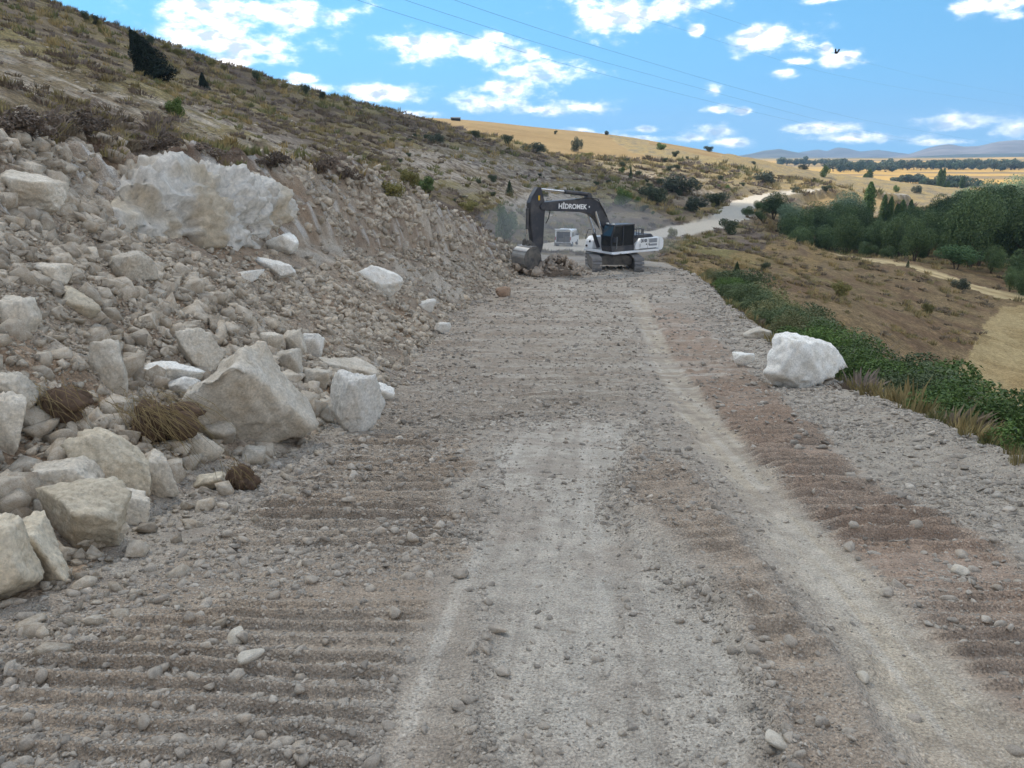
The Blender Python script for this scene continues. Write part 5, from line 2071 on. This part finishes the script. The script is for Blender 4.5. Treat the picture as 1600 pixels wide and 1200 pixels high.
def text_mesh(txt, size, mat, name, parent, mtx, extrude=.006, bold=0.0, squeeze=1.0):
    cu = bpy.data.curves.new(name, 'FONT')
    cu.body = txt
    cu.size = size
    cu.extrude = extrude
    cu.offset = bold
    cu.align_x = 'CENTER'
    cu.align_y = 'CENTER'
    tmp = bpy.data.objects.new('tmp_text', cu)
    COL.objects.link(tmp)
    dg = bpy.context.evaluated_depsgraph_get()
    me = bpy.data.meshes.new_from_object(tmp.evaluated_get(dg))
    bpy.data.objects.remove(tmp, do_unlink=True)
    me.transform(Matrix.Diagonal((squeeze, 1, 1, 1)))
    me.transform(mtx)
    me.materials.clear()
    me.materials.append(mat)
    return link(name, me, parent)


def build_excavator():
    cx, cy = 6.55, 50.2
    gz = float(np.min(height(np.array([cx - 1.3, cx + 1.3, cx, cx]), np.array([cy, cy, cy - 2, cy + 2])))) + .03
    root = link('excavator', None, None, (cx, cy, gz))
    tag(root, 'white and charcoal crawler excavator digging at the end of the road cut', 'excavator')
    YAW = R(180 + 33)                       # upper structure swung to the left, slightly towards the camera
    X = Matrix.Rotation(YAW, 4, 'Z')
    # ---- undercarriage
    for sx in (-1, 1):
        x0 = sx * 1.30
        L2, r = 1.98, .46
        # belt: shoes round the loop
        m = MB()
        per = 4 * L2 + 2 * math.pi * r
        ns = 46
        for k in range(ns):
            s = k / ns * per
            if s < 2 * L2:
                p, t = (-L2 + s, 0.0), 0.0
                c, ang = (p[0], 0.04), math.pi
            elif s < 2 * L2 + math.pi * r:
                a = (s - 2 * L2) / r
                c = (L2 + r * math.sin(a), .04 + r - r * math.cos(a))
                ang = math.pi + a
            elif s < 4 * L2 + math.pi * r:
                q = s - 2 * L2 - math.pi * r
                c, ang = (L2 - q, .04 + 2 * r), 0.0
            else:
                a = (s - 4 * L2 - math.pi * r) / r
                c = (-L2 - r * math.sin(a), .04 + r + r * math.cos(a))
                ang = a
            ca, sa = math.cos(ang), math.sin(ang)

            def loc(u, v, w):       # u along the belt, v across, w outwards
                return (x0 + v, c[0] + u * ca - w * sa, c[1] + u * sa * 1 + w * ca)
            # outward normal for bottom run is down: ang = pi gives w -> -z
            for (ua, ub, wa, wb) in ((-.085, .085, -.02, .015), (-.08, -.055, .015, .05), (-.012, .012, .015, .05), (.055, .08, .015, .05)):
                V = [loc(u, v, w) for w in (wa, wb) for (u, v) in ((ua, -.3), (ub, -.3), (ub, .3), (ua, .3))]
                m.add(V, [(0, 3, 2, 1), (4, 5, 6, 7), (0, 1, 5, 4), (1, 2, 6, 5), (2, 3, 7, 6), (3, 0, 4, 7)])
        tr = m.build('track', M_TRACK, root)
        MB().prism([(-2.0, .28), (-1.7, .2), (1.7, .2), (2.0, .28), (2.0, .72), (1.6, .8), (-1.6, .8), (-2.0, .72)], x0 - .2, x0 + .2, 'x').build('track_frame', M_DARK, tr)
        for yy in (-L2, L2):
            w = MB().cyl((x0, yy, .5), 'x', .38, .34, 24).cyl((x0, yy, .5), 'x', .14, .44, 16)
            w.build('idler' if yy < 0 else 'sprocket', M_TRACK, tr)
        for k in range(7):
            MB().cyl((x0, -1.5 + k * .5, .17), 'x', .11, .36, 12).build('roller', M_DARK, tr)
    MB().prism([(-1.05, .5), (-.9, .42), (.9, .42), (1.05, .5), (1.05, .86), (.7, 1.02), (-.7, 1.02), (-1.05, .86)], -1.0, 1.0, 'y').build('car_body', M_DARK, root)
    MB().cyl((0, 0, 1.06), 'z', .72, .16, 32).build('slew_ring', M_DARK, root)
    # ---- upper structure (x forward, y to its left, z up; turned by X)
    deck = MB().prism([(-2.62, 1.18), (1.35, 1.18), (1.35, 1.32), (-2.62, 1.32)], -1.42, 1.42).build('deck', M_WPAINT, root, X, .02)
    MB().prism([(.0, 1.12), (1.3, 1.12), (1.3, 1.2), (.0, 1.2)], -1.2, 1.3).build('deck_underside', M_DARK, deck, X)
    # left side panel with the slanting front edge
    sp = MB().prism([(-.55, 1.36), (-.55, 1.64), (-.98, 2.04), (-2.55, 2.06), (-2.55, 1.36)], 1.18, 1.43).build('side_panel', M_WPAINT, root, X, .025)
    v = MB()
    for k in range(9):
        v.box(-2.36, -1.7, 1.432, 1.445, 1.76 + k * .026, 1.776 + k * .026)
    v.box(-2.38, -1.68, 1.428, 1.434, 1.74, 2.0)
    v.build('vent_grille', M_GREYV, sp, X)
    v = MB()
    for k in range(4):
        v.box(-2.36, -1.7, 1.432, 1.445, 1.55 + k * .03, 1.566 + k * .03)
    v.box(-2.38, -1.68, 1.428, 1.434, 1.54, 1.67)
    v.build('vent_grille', M_GREYV, sp, X)
    v = MB()
    for k in range(5):
        v.box(-.98, -.88, 1.432, 1.444, 1.5 + k * .045, 1.524 + k * .045)
    v.build('small_vent', M_GREYV, sp, X)
    MB().box(-2.35, -.9, 1.43, 1.44, 1.385, 1.41).build('dark_seam', M_SEAT, sp, X)
    MB().box(-1.605, -1.59, 1.428, 1.436, 1.40, 2.04).build('panel_gap', M_SEAT, sp, X)
    for xx in (-1.47, -1.70):
        MB().cyl((xx, 1.435, 1.66), 'y', .045, .02, 14).build('panel_latch', M_SEAT, sp, X)
    side = Matrix.Translation((-1.24, 1.438, 1.88)) @ Matrix.Rotation(math.pi, 4, 'Z') @ Matrix.Rotation(math.pi / 2, 4, 'X')
    text_mesh('310', .27, M_TEXTD, 'model_number', sp, X @ side, .004, .012, 1.25)
    MB().prism([(1.0, 1.36), (1.0, 1.9), (.7, 2.05), (-2.55, 2.06), (-2.55, 1.36)], -1.43, -1.18).build('right_side_panel', M_WPAINT, root, X, .025)
    MB().box(-2.5, -.55, -1.18, 1.18, 1.33, 2.04).build('engine_bay', M_DARK, root, X)
    hood = MB().prism([(-.75, 2.05), (-.8, 2.22), (-2.2, 2.25), (-2.42, 2.06)], -.85, 1.05).build('engine_hood', M_BLACK, root, X, .02)
    MB().tube([(-1.9, .5, 2.2), (-1.9, .5, 2.55)], .06, 10).build('exhaust_pipe', M_DARK, hood, X)
    cwp = [(-2.56, 1.22), (-2.56, 2.07), (-2.9, 2.02), (-3.02, 1.8), (-3.02, 1.42), (-2.9, 1.22)]
    MB().prism(cwp, -1.40, 1.40).build('counterweight', M_WPAINT, root, X, .05)
    # front right tool box and tank
    tb = MB().prism([(.45, 1.33), (.45, 2.1), (.95, 2.1), (1.2, 1.85), (1.28, 1.33)], -1.42, -.62).build('tool_box', M_WPAINT, root, X, .04)
    MB().cyl((1.16, -.95, 1.78), 'x', .07, .16, 14).build('work_lamp', M_SEAT, tb, X)
    MB().cyl((1.29, -1.2, 1.5), 'x', .07, .06, 14).build('lamp', M_SEAT, tb, X)
    MB().tube([(.5, -1.3, 2.1), (.5, -1.3, 2.5), (1.1, -1.3, 2.5), (1.32, -1.3, 1.9)], .022, 6).build('handrail', M_BLACK, tb, X)
    # ---- cab
    c0, c1, y0, y1, zb, zt = -.45, 1.45, .42, 1.41, 1.33, 2.98
    cab = MB()
    prof = [(c0, zb), (c1 - .1, zb), (c1, 1.75), (c1 - .02, 2.3), (c1 - .22, zt - .06), (c1 - .4, zt), (c0, zt)]
    # roof, floor plinth, rear wall
    cab.prism([(c0, zt - .07), (c1 - .28, zt - .07), (c1 - .4, zt), (c0, zt)], y0, y1)
    cab.prism([(c0, zb), (c1 - .1, zb), (c1 - .02, 1.68), (c0, 1.68)], y0, y1)
    cab.box(c0, c0 + .08, y0, y1, 1.68, zt - .07)
    for yy in (y0, y1 - .07):
        cab.prism([(c1 - .09, 1.68), (c1 - .02, 1.68), (c1 - .02, 2.3), (c1 - .22, zt - .07), (c1 - .3, zt - .07), (c1 - .1, 2.3)], yy, yy + .07)
        cab.box(.42, .50, yy, yy + .07, 1.68, zt - .07)
    cabo = cab.build('cab', M_BLACK, root, X, .012)
    MB().prism([(c1 - .055, 1.66), (c1 - .045, 1.66), (c1 - .045, 2.3), (c1 - .245, zt - .08), (c1 - .255, zt - .08), (c1 - .055, 2.3)], y0 + .06, y1 - .06).build('windscreen', M_GLASS, cabo, X)
    MB().prism([(.5, 1.6), (c1 - .06, 1.6), (c1 - .06, 2.3), (c1 - .26, zt - .08), (.5, zt - .08)], y1 - .045, y1 - .035).build('door_window', M_GLASS, cabo, X)
    MB().box(c0 + .08, .42, y1 - .045, y1 - .035, 1.66, zt - .08).build('side_window', M_GLASS, cabo, X)
    MB().prism([(.5, 1.6), (c1 - .06, 1.6), (c1 - .06, 2.3), (c1 - .26, zt - .08), (.5, zt - .08)], y0 + .03, y0 + .04).build('right_window', M_GLASS, cabo, X)
    MB().box(.05, .5, .68, 1.15, 1.68, 1.95).box(.02, .16, .68, 1.15, 1.95, 2.6).build('operator_seat', M_SEAT, cabo, X, .03)
    MB().tube([(1.0, y1 + .03, 1.5), (1.02, y1 + .06, 1.9), (1.0, y1 + .03, 2.25)], .018, 6).build('grab_handle', M_GREYV, cabo, X)
    MB().tube([(c1 - .3, y1, 2.1), (c1 - .05, y1 + .18, 2.1)], .015, 6).box(c1 - .08, c1 - .02, y1 + .14, y1 + .34, 1.95, 2.25).build('mirror', M_BLACK, cabo, X)
    MB().box(c1 - .38, c1 - .26, y0 + .15, y0 + .3, zt, zt + .09).box(c1 - .38, c1 - .26, y1 - .3, y1 - .15, zt, zt + .09).build('roof_lamp', M_LAMP, cabo, X)
    # handrail frame behind the cab
    hr = MB()
    for yy in (.95, 1.38):
        hr.tube([(-.62, yy, 2.03), (-.62, yy, 2.62), (-1.22, yy, 2.62), (-1.22, yy, 2.06)], .024, 6)
    hr.tube([(-.62, .95, 2.62), (-.62, 1.38, 2.62)], .024, 6).tube([(-1.22, .95, 2.62), (-1.22, 1.38, 2.62)], .024, 6).tube([(-.62, 1.38, 2.35), (-1.22, 1.38, 2.35)], .02, 6)
    hr.build('guard_rail', M_BLACK, root, X)
    st = MB().box(.9, 1.4, 1.42, 1.62, 1.2, 1.24).box(-.1, .7, 1.42, 1.6, 1.2, 1.24)
    st.build('side_step', M_WPAINT, root, X)
    # ---- boom, stick, bucket in the centre plane
    boom = MB().prism([(.05, 1.62), (.5, 1.6), (1.02, 2.55), (1.62, 3.25), (2.1, 3.56), (2.7, 3.74), (5.5, 3.93), (5.95, 4.02), (6.02, 4.22), (5.85, 4.42), (5.5, 4.44), (2.9, 4.56), (2.1, 4.55), (1.6, 4.36), (1.1, 3.85), (.15, 2.2)], -.27, .27).build('boom', M_BLACK, root, X, .03)
    ang = math.atan2(3.93 - 3.74, 5.5 - 2.7) * .4
    tm = Matrix.Translation((3.60, .276, 4.10)) @ Matrix.Rotation(math.pi, 4, 'Z') @ Matrix.Rotation(math.pi / 2, 4, 'X') @ Matrix.Rotation(-ang - .03, 4, 'Z')
    text_mesh('HİDROMEK', .40, M_TEXTW, 'lettering', boom, X @ tm, .004, .012, 1.02)
    MB().box(2.28, 2.36, .272, .279, 4.0, 4.1).build('emblem', M_TEXTW, boom, X)
    MB().tube([(5.3, .3, 3.95), (5.45, .36, 3.5), (5.6, .3, 3.2)], .03, 6).build('hose', M_RUBBER, boom, X)
    MB().tube([(.9, .3, 3.4), (1.7, .32, 4.5), (2.6, .3, 4.6), (3.4, .28, 4.52)], .03, 6).build('hose', M_RUBBER, boom, X)
    for s in (-1, 1):
        cyl = MB().tube([(.95, s * .42, 1.45), (1.35, s * .42, 2.35)], .12, 14).build('boom_cylinder', M_BLACK, root, X)
        MB().tube([(1.35, s * .42, 2.35), (1.95, s * .42, 3.78)], .07, 12).build('rod', M_CHROME, cyl, X)
    sc = MB().tube([(2.2, 0, 4.78), (4.05, 0, 4.98)], .125, 14).prism([(2.0, 4.5), (2.45, 4.5), (2.3, 4.86), (2.1, 4.86)], -.16, .16).build('stick_cylinder', M_BLACK, root, X)
    MB().tube([(4.05, 0, 4.98), (5.95, 0, 5.18)], .075, 12).build('rod', M_CHROME, sc, X)
    stick = MB().prism([(5.88, 5.28), (6.12, 5.3), (6.5, 4.8), (6.68, 4.42), (6.6, 3.2), (6.42, 1.85), (6.2, 1.45), (5.85, 1.45), (5.7, 1.9), (5.62, 3.5), (5.55, 4.2), (5.72, 4.8)], -.2, .2).build('stick', M_BLACK, root, X, .03)
    MB().box(5.98, 6.1, .202, .208, 4.55, 4.82).build('warning_label', M_YELLOW, stick, X)
    bc = MB().tube([(6.72, 0, 4.1), (6.74, 0, 2.9)], .10, 12).build('bucket_cylinder', M_BLACK, root, X)
    MB().tube([(6.74, 0, 2.9), (6.78, 0, 2.2)], .055, 10).build('rod', M_CHROME, bc, X)
    MB().prism([(6.68, 2.28), (6.88, 2.28), (6.95, 1.7), (6.8, 1.62)], -.26, -.2).prism([(6.68, 2.28), (6.88, 2.28), (6.95, 1.7), (6.8, 1.62)], .2, .26).prism([(6.1, 1.75), (6.3, 1.62), (6.86, 2.2), (6.74, 2.32)], -.3, -.24).prism([(6.1, 1.75), (6.3, 1.62), (6.86, 2.2), (6.74, 2.32)], .24, .3).build('bucket_link', M_DARK, root, X)
    # bucket: curved shell, side plates, wear bars, teeth
    cxb, czb, rb = 6.72, 1.22, .72
    arc = [(cxb + rb * math.cos(a) * .95, czb + rb * math.sin(a)) for a in np.linspace(R(115), R(-125), 16)]
    inner = [(cxb + (rb - .05) * math.cos(a) * .95, czb + (rb - .05) * math.sin(a)) for a in np.linspace(R(115), R(-125), 16)]
    m = MB()
    for k in range(15):
        m.prism([arc[k], arc[k + 1], inner[k + 1], inner[k]], -.70, .70)
    bk = m.build('bucket', M_BUCKET, root, X)
    for s in (-1, 1):
        MB().prism(arc + [(cxb - .62, czb - .62), (cxb - .5, czb + .2)], s * .70 - .02, s * .70 + .02).build('side_plate', M_DARK, bk, X)
    for k in range(0, 14, 2):
        m = MB()
        a = R(100) - R(15.5) * k
        ca, sa = math.cos(a), math.sin(a)
        r0, r1 = rb, rb + .035
        da = R(3.2)
        q = [(cxb + r0 * math.cos(a - da) * .95, czb + r0 * math.sin(a - da)), (cxb + r1 * math.cos(a - da) * .95, czb + r1 * math.sin(a - da)), (cxb + r1 * math.cos(a + da) * .95, czb + r1 * math.sin(a + da)), (cxb + r0 * math.cos(a + da) * .95, czb + r0 * math.sin(a + da))]
        m.prism(q, -.69, .69)
        m.build('wear_strip', M_TRACK, bk, X)
    for k in range(5):
        yy = -.58 + k * .29
        MB().prism([(6.34, .66), (6.3, .56), (6.02, .70), (6.05, .74)], yy - .06, yy + .06).build('tooth', M_TRACK, bk, X)
    return root


EXC = build_excavator()


def build_van():
    g = ground_at(886, 384)
    d = math.hypot(g.x, g.y)
    s = 1.0
    yaw = R(-16)
    root = link('van', None, None, g, (0, 0, yaw), (s, s, s))
    tag(root, 'small white van with its tailgate raised, parked behind the excavator', 'van')
    # y forward, x right; length 4.4
    prof = [(-2.15, .42), (-2.2, 1.0), (-2.1, 1.78), (-1.9, 1.86), (.6, 1.86), (.95, 1.75), (1.45, 1.12), (2.0, 1.0), (2.2, .8), (2.22, .42)]
    hw = .9
    m = MB()
    n = len(prof)
    # shell without the rear face (open)
    V = [(-hw, a, b) for a, b in prof] + [(hw, a, b) for a, b in prof]
    F = [tuple(range(n)), tuple(range(2 * n - 1, n - 1, -1))]
    F += [(i, i + n, (i + 1) % n + n, (i + 1) % n) for i in range(n) if i not in (0, 1)]
    m.add(V, F)
    body = m.build('body', M_WPAINT, root)
    # rear pillars and sill
    MB().box(-.9, -.76, -2.2, -2.1, .5, 1.8).box(.76, .9, -2.2, -2.1, .5, 1.8).box(-.9, .9, -2.22, -2.1, .38, .6).box(-.9, .9, -2.14, -2.02, 1.74, 1.84).build('rear_frame', M_WPAINT, root, None, .02)
    MB().box(-.86, .86, -2.0, -.4, .45, .5).box(-.86, .86, -.45, -.4, .5, 1.7).box(-.86, -.82, -2.0, -.4, .5, 1.7).box(.82, .86, -2.0, -.4, .5, 1.7).build('cargo_lining', M_SEAT, root)
    MB().box(-.5, -.1, -1.9, -1.2, .5, .95).box(.1, .55, -1.8, -1.1, .5, 1.15).box(-.05, .0, -1.95, -1.3, .5, 1.5).build('cargo', M_DARK, root)
    MB().prism([(-2.1, 1.84), (-2.05, 1.9), (-2.95, 2.12), (-3.0, 2.05)], -.82, .82, 'x').build('tailgate', M_WPAINT, root, None, .02)
    MB().box(-.92, .92, -2.32, -2.18, .36, .56).build('bumper', M_DARK, root, None, .02)
    for sx in (-1, 1):
        MB().box(sx * .84 - .05, sx * .84 + .05, -2.23, -2.2, .85, 1.2).build('tail_lamp', M_REDL, root)
        for yy in (-1.35, 1.4):
            w = MB().cyl((sx * .82, yy, .31), 'x', .31, .2, 22).build('wheel', M_RUBBER, root)
            MB().cyl((sx * .925, yy, .31), 'x', .18, .02, 18).build('rim', M_GREYV, w)
        MB().prism([(.05, 1.15), (1.25, 1.15), (.85, 1.68), (.05, 1.7)], sx * .905 - .006, sx * .905 + .006, 'x').build('side_window', M_GLASS, root)
        MB().box(sx * .905 - .006, sx * .905 + .006, -1.8, -.3, 1.15, 1.68).build('rear_side_window', M_GLASS, root)
        MB().box(sx * 1.0 - .1, sx * 1.0 + .1, .98, 1.08, 1.1, 1.3).build('wing_mirror', M_BLACK, root)
    MB().prism([(.98, 1.72), (1.0, 1.74), (1.47, 1.14), (1.45, 1.12)], -.8, .8, 'x').build('windscreen', M_GLASS, root)
    q = ground_at(870, 384)
    o = MB()
    prof2 = [(0, .28), (.05, .29), (.3, .28), (.32, .29), (.6, .28), (.62, .29), (.88, .28), (.9, .27)]
    seg = 20
    V = [(r * math.cos(2 * math.pi * k / seg), r * math.sin(2 * math.pi * k / seg), z) for z, r in prof2 for k in range(seg)]
    F = [(i * seg + k, i * seg + (k + 1) % seg, (i + 1) * seg + (k + 1) % seg, (i + 1) * seg + k) for i in range(len(prof2) - 1) for k in range(seg)]
    F += [tuple(range(seg))[::-1], tuple((len(prof2) - 1) * seg + k for k in range(seg))]
    o.add(V, F)
    dr = o.build('drum', M_DARK, None)
    dr.location = q
    tag(dr, 'dark upright drum standing left of the white van', 'drum')


build_van()

# ------------------------------------------------------------------ mountains, shed, wires, bird
def build_mountain(name, label, sil, d, depth, seed, col):
    """ridge through the skyline points sil (px, py), at distance d"""
    a = np.array([pix_ae(px, py) for px, py in sil])
    nu, nv = 220, 46
    az = np.linspace(a[0, 0], a[-1, 0], nu)
    el = np.interp(az, a[:, 0], np.tan(a[:, 1]))
    ker = np.hanning(9)
    ker /= ker.sum()
    el = np.convolve(np.pad(el, 4, mode='edge'), ker, mode='valid')
    V = np.zeros((nv, nu, 3))
    for j, t in enumerate(np.linspace(-1, 1, nv)):
        D = d + t * depth
        x, y = D * np.sin(az), D * np.cos(az)
        prof = 1 - abs(t) ** 1.3
        z = -20 + (el * d + 20) * prof + (fbm2(x * .0035, y * .0035, 5, seed) * .18 + fbm2(x * .012, y * .012, 3, seed + 5) * .05) * (el * d + 20) * (1 - abs(t)) * (abs(t) > .03)
        V[j, :, 0], V[j, :, 1], V[j, :, 2] = x, y, z
    idx = np.arange(nu * nv).reshape(nv, nu)
    F = np.stack([idx[:-1, :-1], idx[:-1, 1:], idx[1:, 1:], idx[1:, :-1]], -1).reshape(-1, 4)
    n = Nodes(name + '_slope')
    p = n.pos()
    c = n.mix(n.rng(n.noise(.004, 5, .6, p), .4, .6), col, np.asarray(col) * .62)
    m = n.set(c, 1, .05)
    o = link('mountain', mesh_np('mountain', V.reshape(-1, 3), F[:, ::-1], m))
    tag(o, kind='structure')
    return o


build_mountain('hill_a', '', [(1120, 248), (1170, 241), (1195, 235), (1218, 233), (1245, 238), (1270, 243), (1300, 248)], 5200, 900, 211, sr(110, 108, 102))
build_mountain('hill_b', '', [(1180, 250), (1235, 242), (1262, 236), (1278, 234), (1292, 236), (1308, 230), (1325, 232), (1345, 237), (1372, 234), (1400, 238), (1440, 243), (1500, 248)], 6800, 1200, 221, sr(112, 108, 106))
build_mountain('hill_c', '', [(1360, 249), (1420, 241), (1450, 231), (1468, 227), (1484, 225), (1505, 229), (1530, 228), (1556, 222), (1580, 221), (1610, 222), (1660, 224), (1720, 230), (1800, 226), (1900, 236), (2000, 246)], 6000, 1500, 231, sr(136, 126, 120))
build_mountain('hill_d', '', [(1395, 250), (1440, 244), (1500, 241), (1560, 240), (1640, 239), (1800, 242), (1950, 248)], 4300, 500, 241, sr(84, 88, 78))


def build_shed():
    g = ground_at(712, 188.5)
    root = link('shed', None, None, g, (0, 0, .3))
    tag(root, 'tiny dark shed on the skyline above the wheat field', 'shed')
    s = math.hypot(g.x, g.y) / FPX
    w, dp, h = 13 * s, 7 * s, 3.2 * s
    MB().box(-w / 2, w / 2, -dp / 2, dp / 2, -.3, h).build('wall', M_SEAT, root)
    MB().prism([(-dp / 2 - .2, h), (0, h + 1.6 * s), (dp / 2 + .2, h)], -w / 2 - .2, w / 2 + .2, 'x').build('roof', M_DARK, root)


build_shed()


def build_wires():
    mat = flat_mat('cable_grey', sr(70, 74, 84), .6, .3)
    W = [([(-300, -300), (550, -2), (860, 95), (1114, 160), (1322, 208), (1438, 224), (1500, 231)], 'lowest of the three main power lines crossing the sky', .030, 95, 1500),
         ([(-250, -330), (625, -2), (860, 74), (1137, 150), (1322, 199), (1461, 225), (1510, 231)], 'middle one of the three main power lines crossing the sky', .030, 95, 1500),
         ([(-200, -360), (702, -2), (860, 51), (1137, 134), (1322, 183), (1507, 217), (1570, 226)], 'upper one of the three main power lines crossing the sky', .030, 95, 1500),
         ([(700, -120), (976, 21), (1068, 46), (1137, 69), (1276, 111), (1415, 139), (1620, 170)], 'faint lower wire of the far power line at the upper right', .016, 130, 700),
         ([(800, -110), (1063, 5), (1184, 46), (1345, 96), (1461, 125), (1640, 158)], 'faint upper wire of the far power line at the upper right', .016, 130, 700)]
    for pts, lab, rad, d0, d1 in W:
        P = np.array(pts, float)
        L = np.concatenate([[0], np.cumsum(np.hypot(*np.diff(P, axis=0).T))])
        u = np.linspace(0, 1, 60)
        X_ = np.interp(u * L[-1], L, P[:, 0])
        Y_ = np.interp(u * L[-1], L, P[:, 1])
        ker = np.hanning(9)
        ker /= ker.sum()
        X_ = np.convolve(np.pad(X_, 4, mode='reflect', reflect_type='odd'), ker, 'valid')
        Y_ = np.convolve(np.pad(Y_, 4, mode='reflect', reflect_type='odd'), ker, 'valid')
        pts3 = []
        for k in range(60):
            d = 1 / ((1 - u[k]) / d0 + u[k] / d1)
            v = pix_dir(X_[k], Y_[k])
            pts3.append(v / v[1] * d)
        V, F = tube(pts3, rad, 5)
        o = link('power_line', mesh_np('power_line', V, F, mat))
        tag(o, lab, 'wire', 'power lines')


build_wires()


def build_bird():
    v = pix_dir(1307, 83)
    c = Vector(v * 55)
    r0 = link('bird', None, None, c, (0, 0, R(25)))
    tag(r0, 'tiny black bird flying in front of a small cloud', 'bird')
    m = flat_mat('black_feather', (.012, .012, .014), .7, .2)
    V, F = ICO[3]
    P = V * np.array([.045, .13, .045])
    P[:, 0] *= np.where(V[:, 1] > .5, .75, 1)
    P[:, 2] += np.where(V[:, 1] > .55, .02, 0)
    hd = V * .036 + np.array([0, .135, .025])
    bk = np.array([(0, .2, .02), (.01, .165, .02), (-.01, .165, .02), (0, .165, .035), (0, -.24, 0), (.04, -.2, 0), (-.04, -.2, 0), (.012, -.1, .01), (-.012, -.1, .01)])
    fb = np.array([(0, 1, 3), (0, 3, 2), (0, 2, 1), (7, 5, 4), (7, 4, 8), (8, 4, 6)])
    VV, FF = join([(P, F), (hd, F), (bk, fb)])
    link('body', mesh_np('bird_body', VV, FF, m), r0)
    for s in (-1, 1):
        w = np.array([(.03, .07, .02), (.03, -.07, .02), (.11, .05, .13), (.12, -.09, .12), (.14, .0, .25), (.15, -.10, .22)])
        w = np.vstack([w, w + np.array([.008, 0, -.008])]) * np.array([s, 1, 1])
        f = np.array([(0, 1, 3, 2), (2, 3, 5, 4), (6, 8, 9, 7), (8, 10, 11, 9), (0, 2, 8, 6), (2, 4, 10, 8), (1, 7, 9, 3), (3, 9, 11, 5), (4, 5, 11, 10)])
        link('wing', mesh_np('bird_wing', w, f, m, False), r0)


build_bird()

# ------------------------------------------------------------------ air: far haze and the dust raised by the bucket
def vol_mat(name, density, col, aniso=.2):
    m = bpy.data.materials.new(name)
    m.use_nodes = True
    nt = m.node_tree
    nt.nodes.clear()
    o = nt.nodes.new('ShaderNodeOutputMaterial')
    v = nt.nodes.new('ShaderNodeVolumePrincipled')
    v.inputs['Color'].default_value = tuple(col) + (1,)
    v.inputs['Density'].default_value = density
    v.inputs['Anisotropy'].default_value = aniso
    nt.links.new(v.outputs[0], o.inputs['Volume'])
    return m


def build_dust():
    root = None
    mat = vol_mat('dust_air', .05, (.86, .88, .92), .1)
    r = np.random.default_rng(9)
    c = ground_at(835, 415)
    parts, off = [], 0
    V, F = ICO[4]
    P = V * (1 + .22 * fbm3(V * 1.8, 3, 251))[:, None] * np.array([7.5, 4.2, 2.8])
    o = link('dust_cloud', mesh_np('dust_cloud', P, F, mat), None, c + Vector((3.0, 4.5, 1.7)))
    tag(o, 'thin pale dust hanging around the excavator bucket', 'dust', None, 'stuff')


def build_haze():
    mat = vol_mat('haze_air', 1.3e-4, (.42, .68, 1.0), 0.0)
    m = MB().box(-9500, 9500, -300, 9500, -40, 420)
    o = m.build('haze', mat)
    tag(o, 'pale blue haze over the far plain and mountains', 'haze', None, 'stuff')


build_dust()
build_haze()
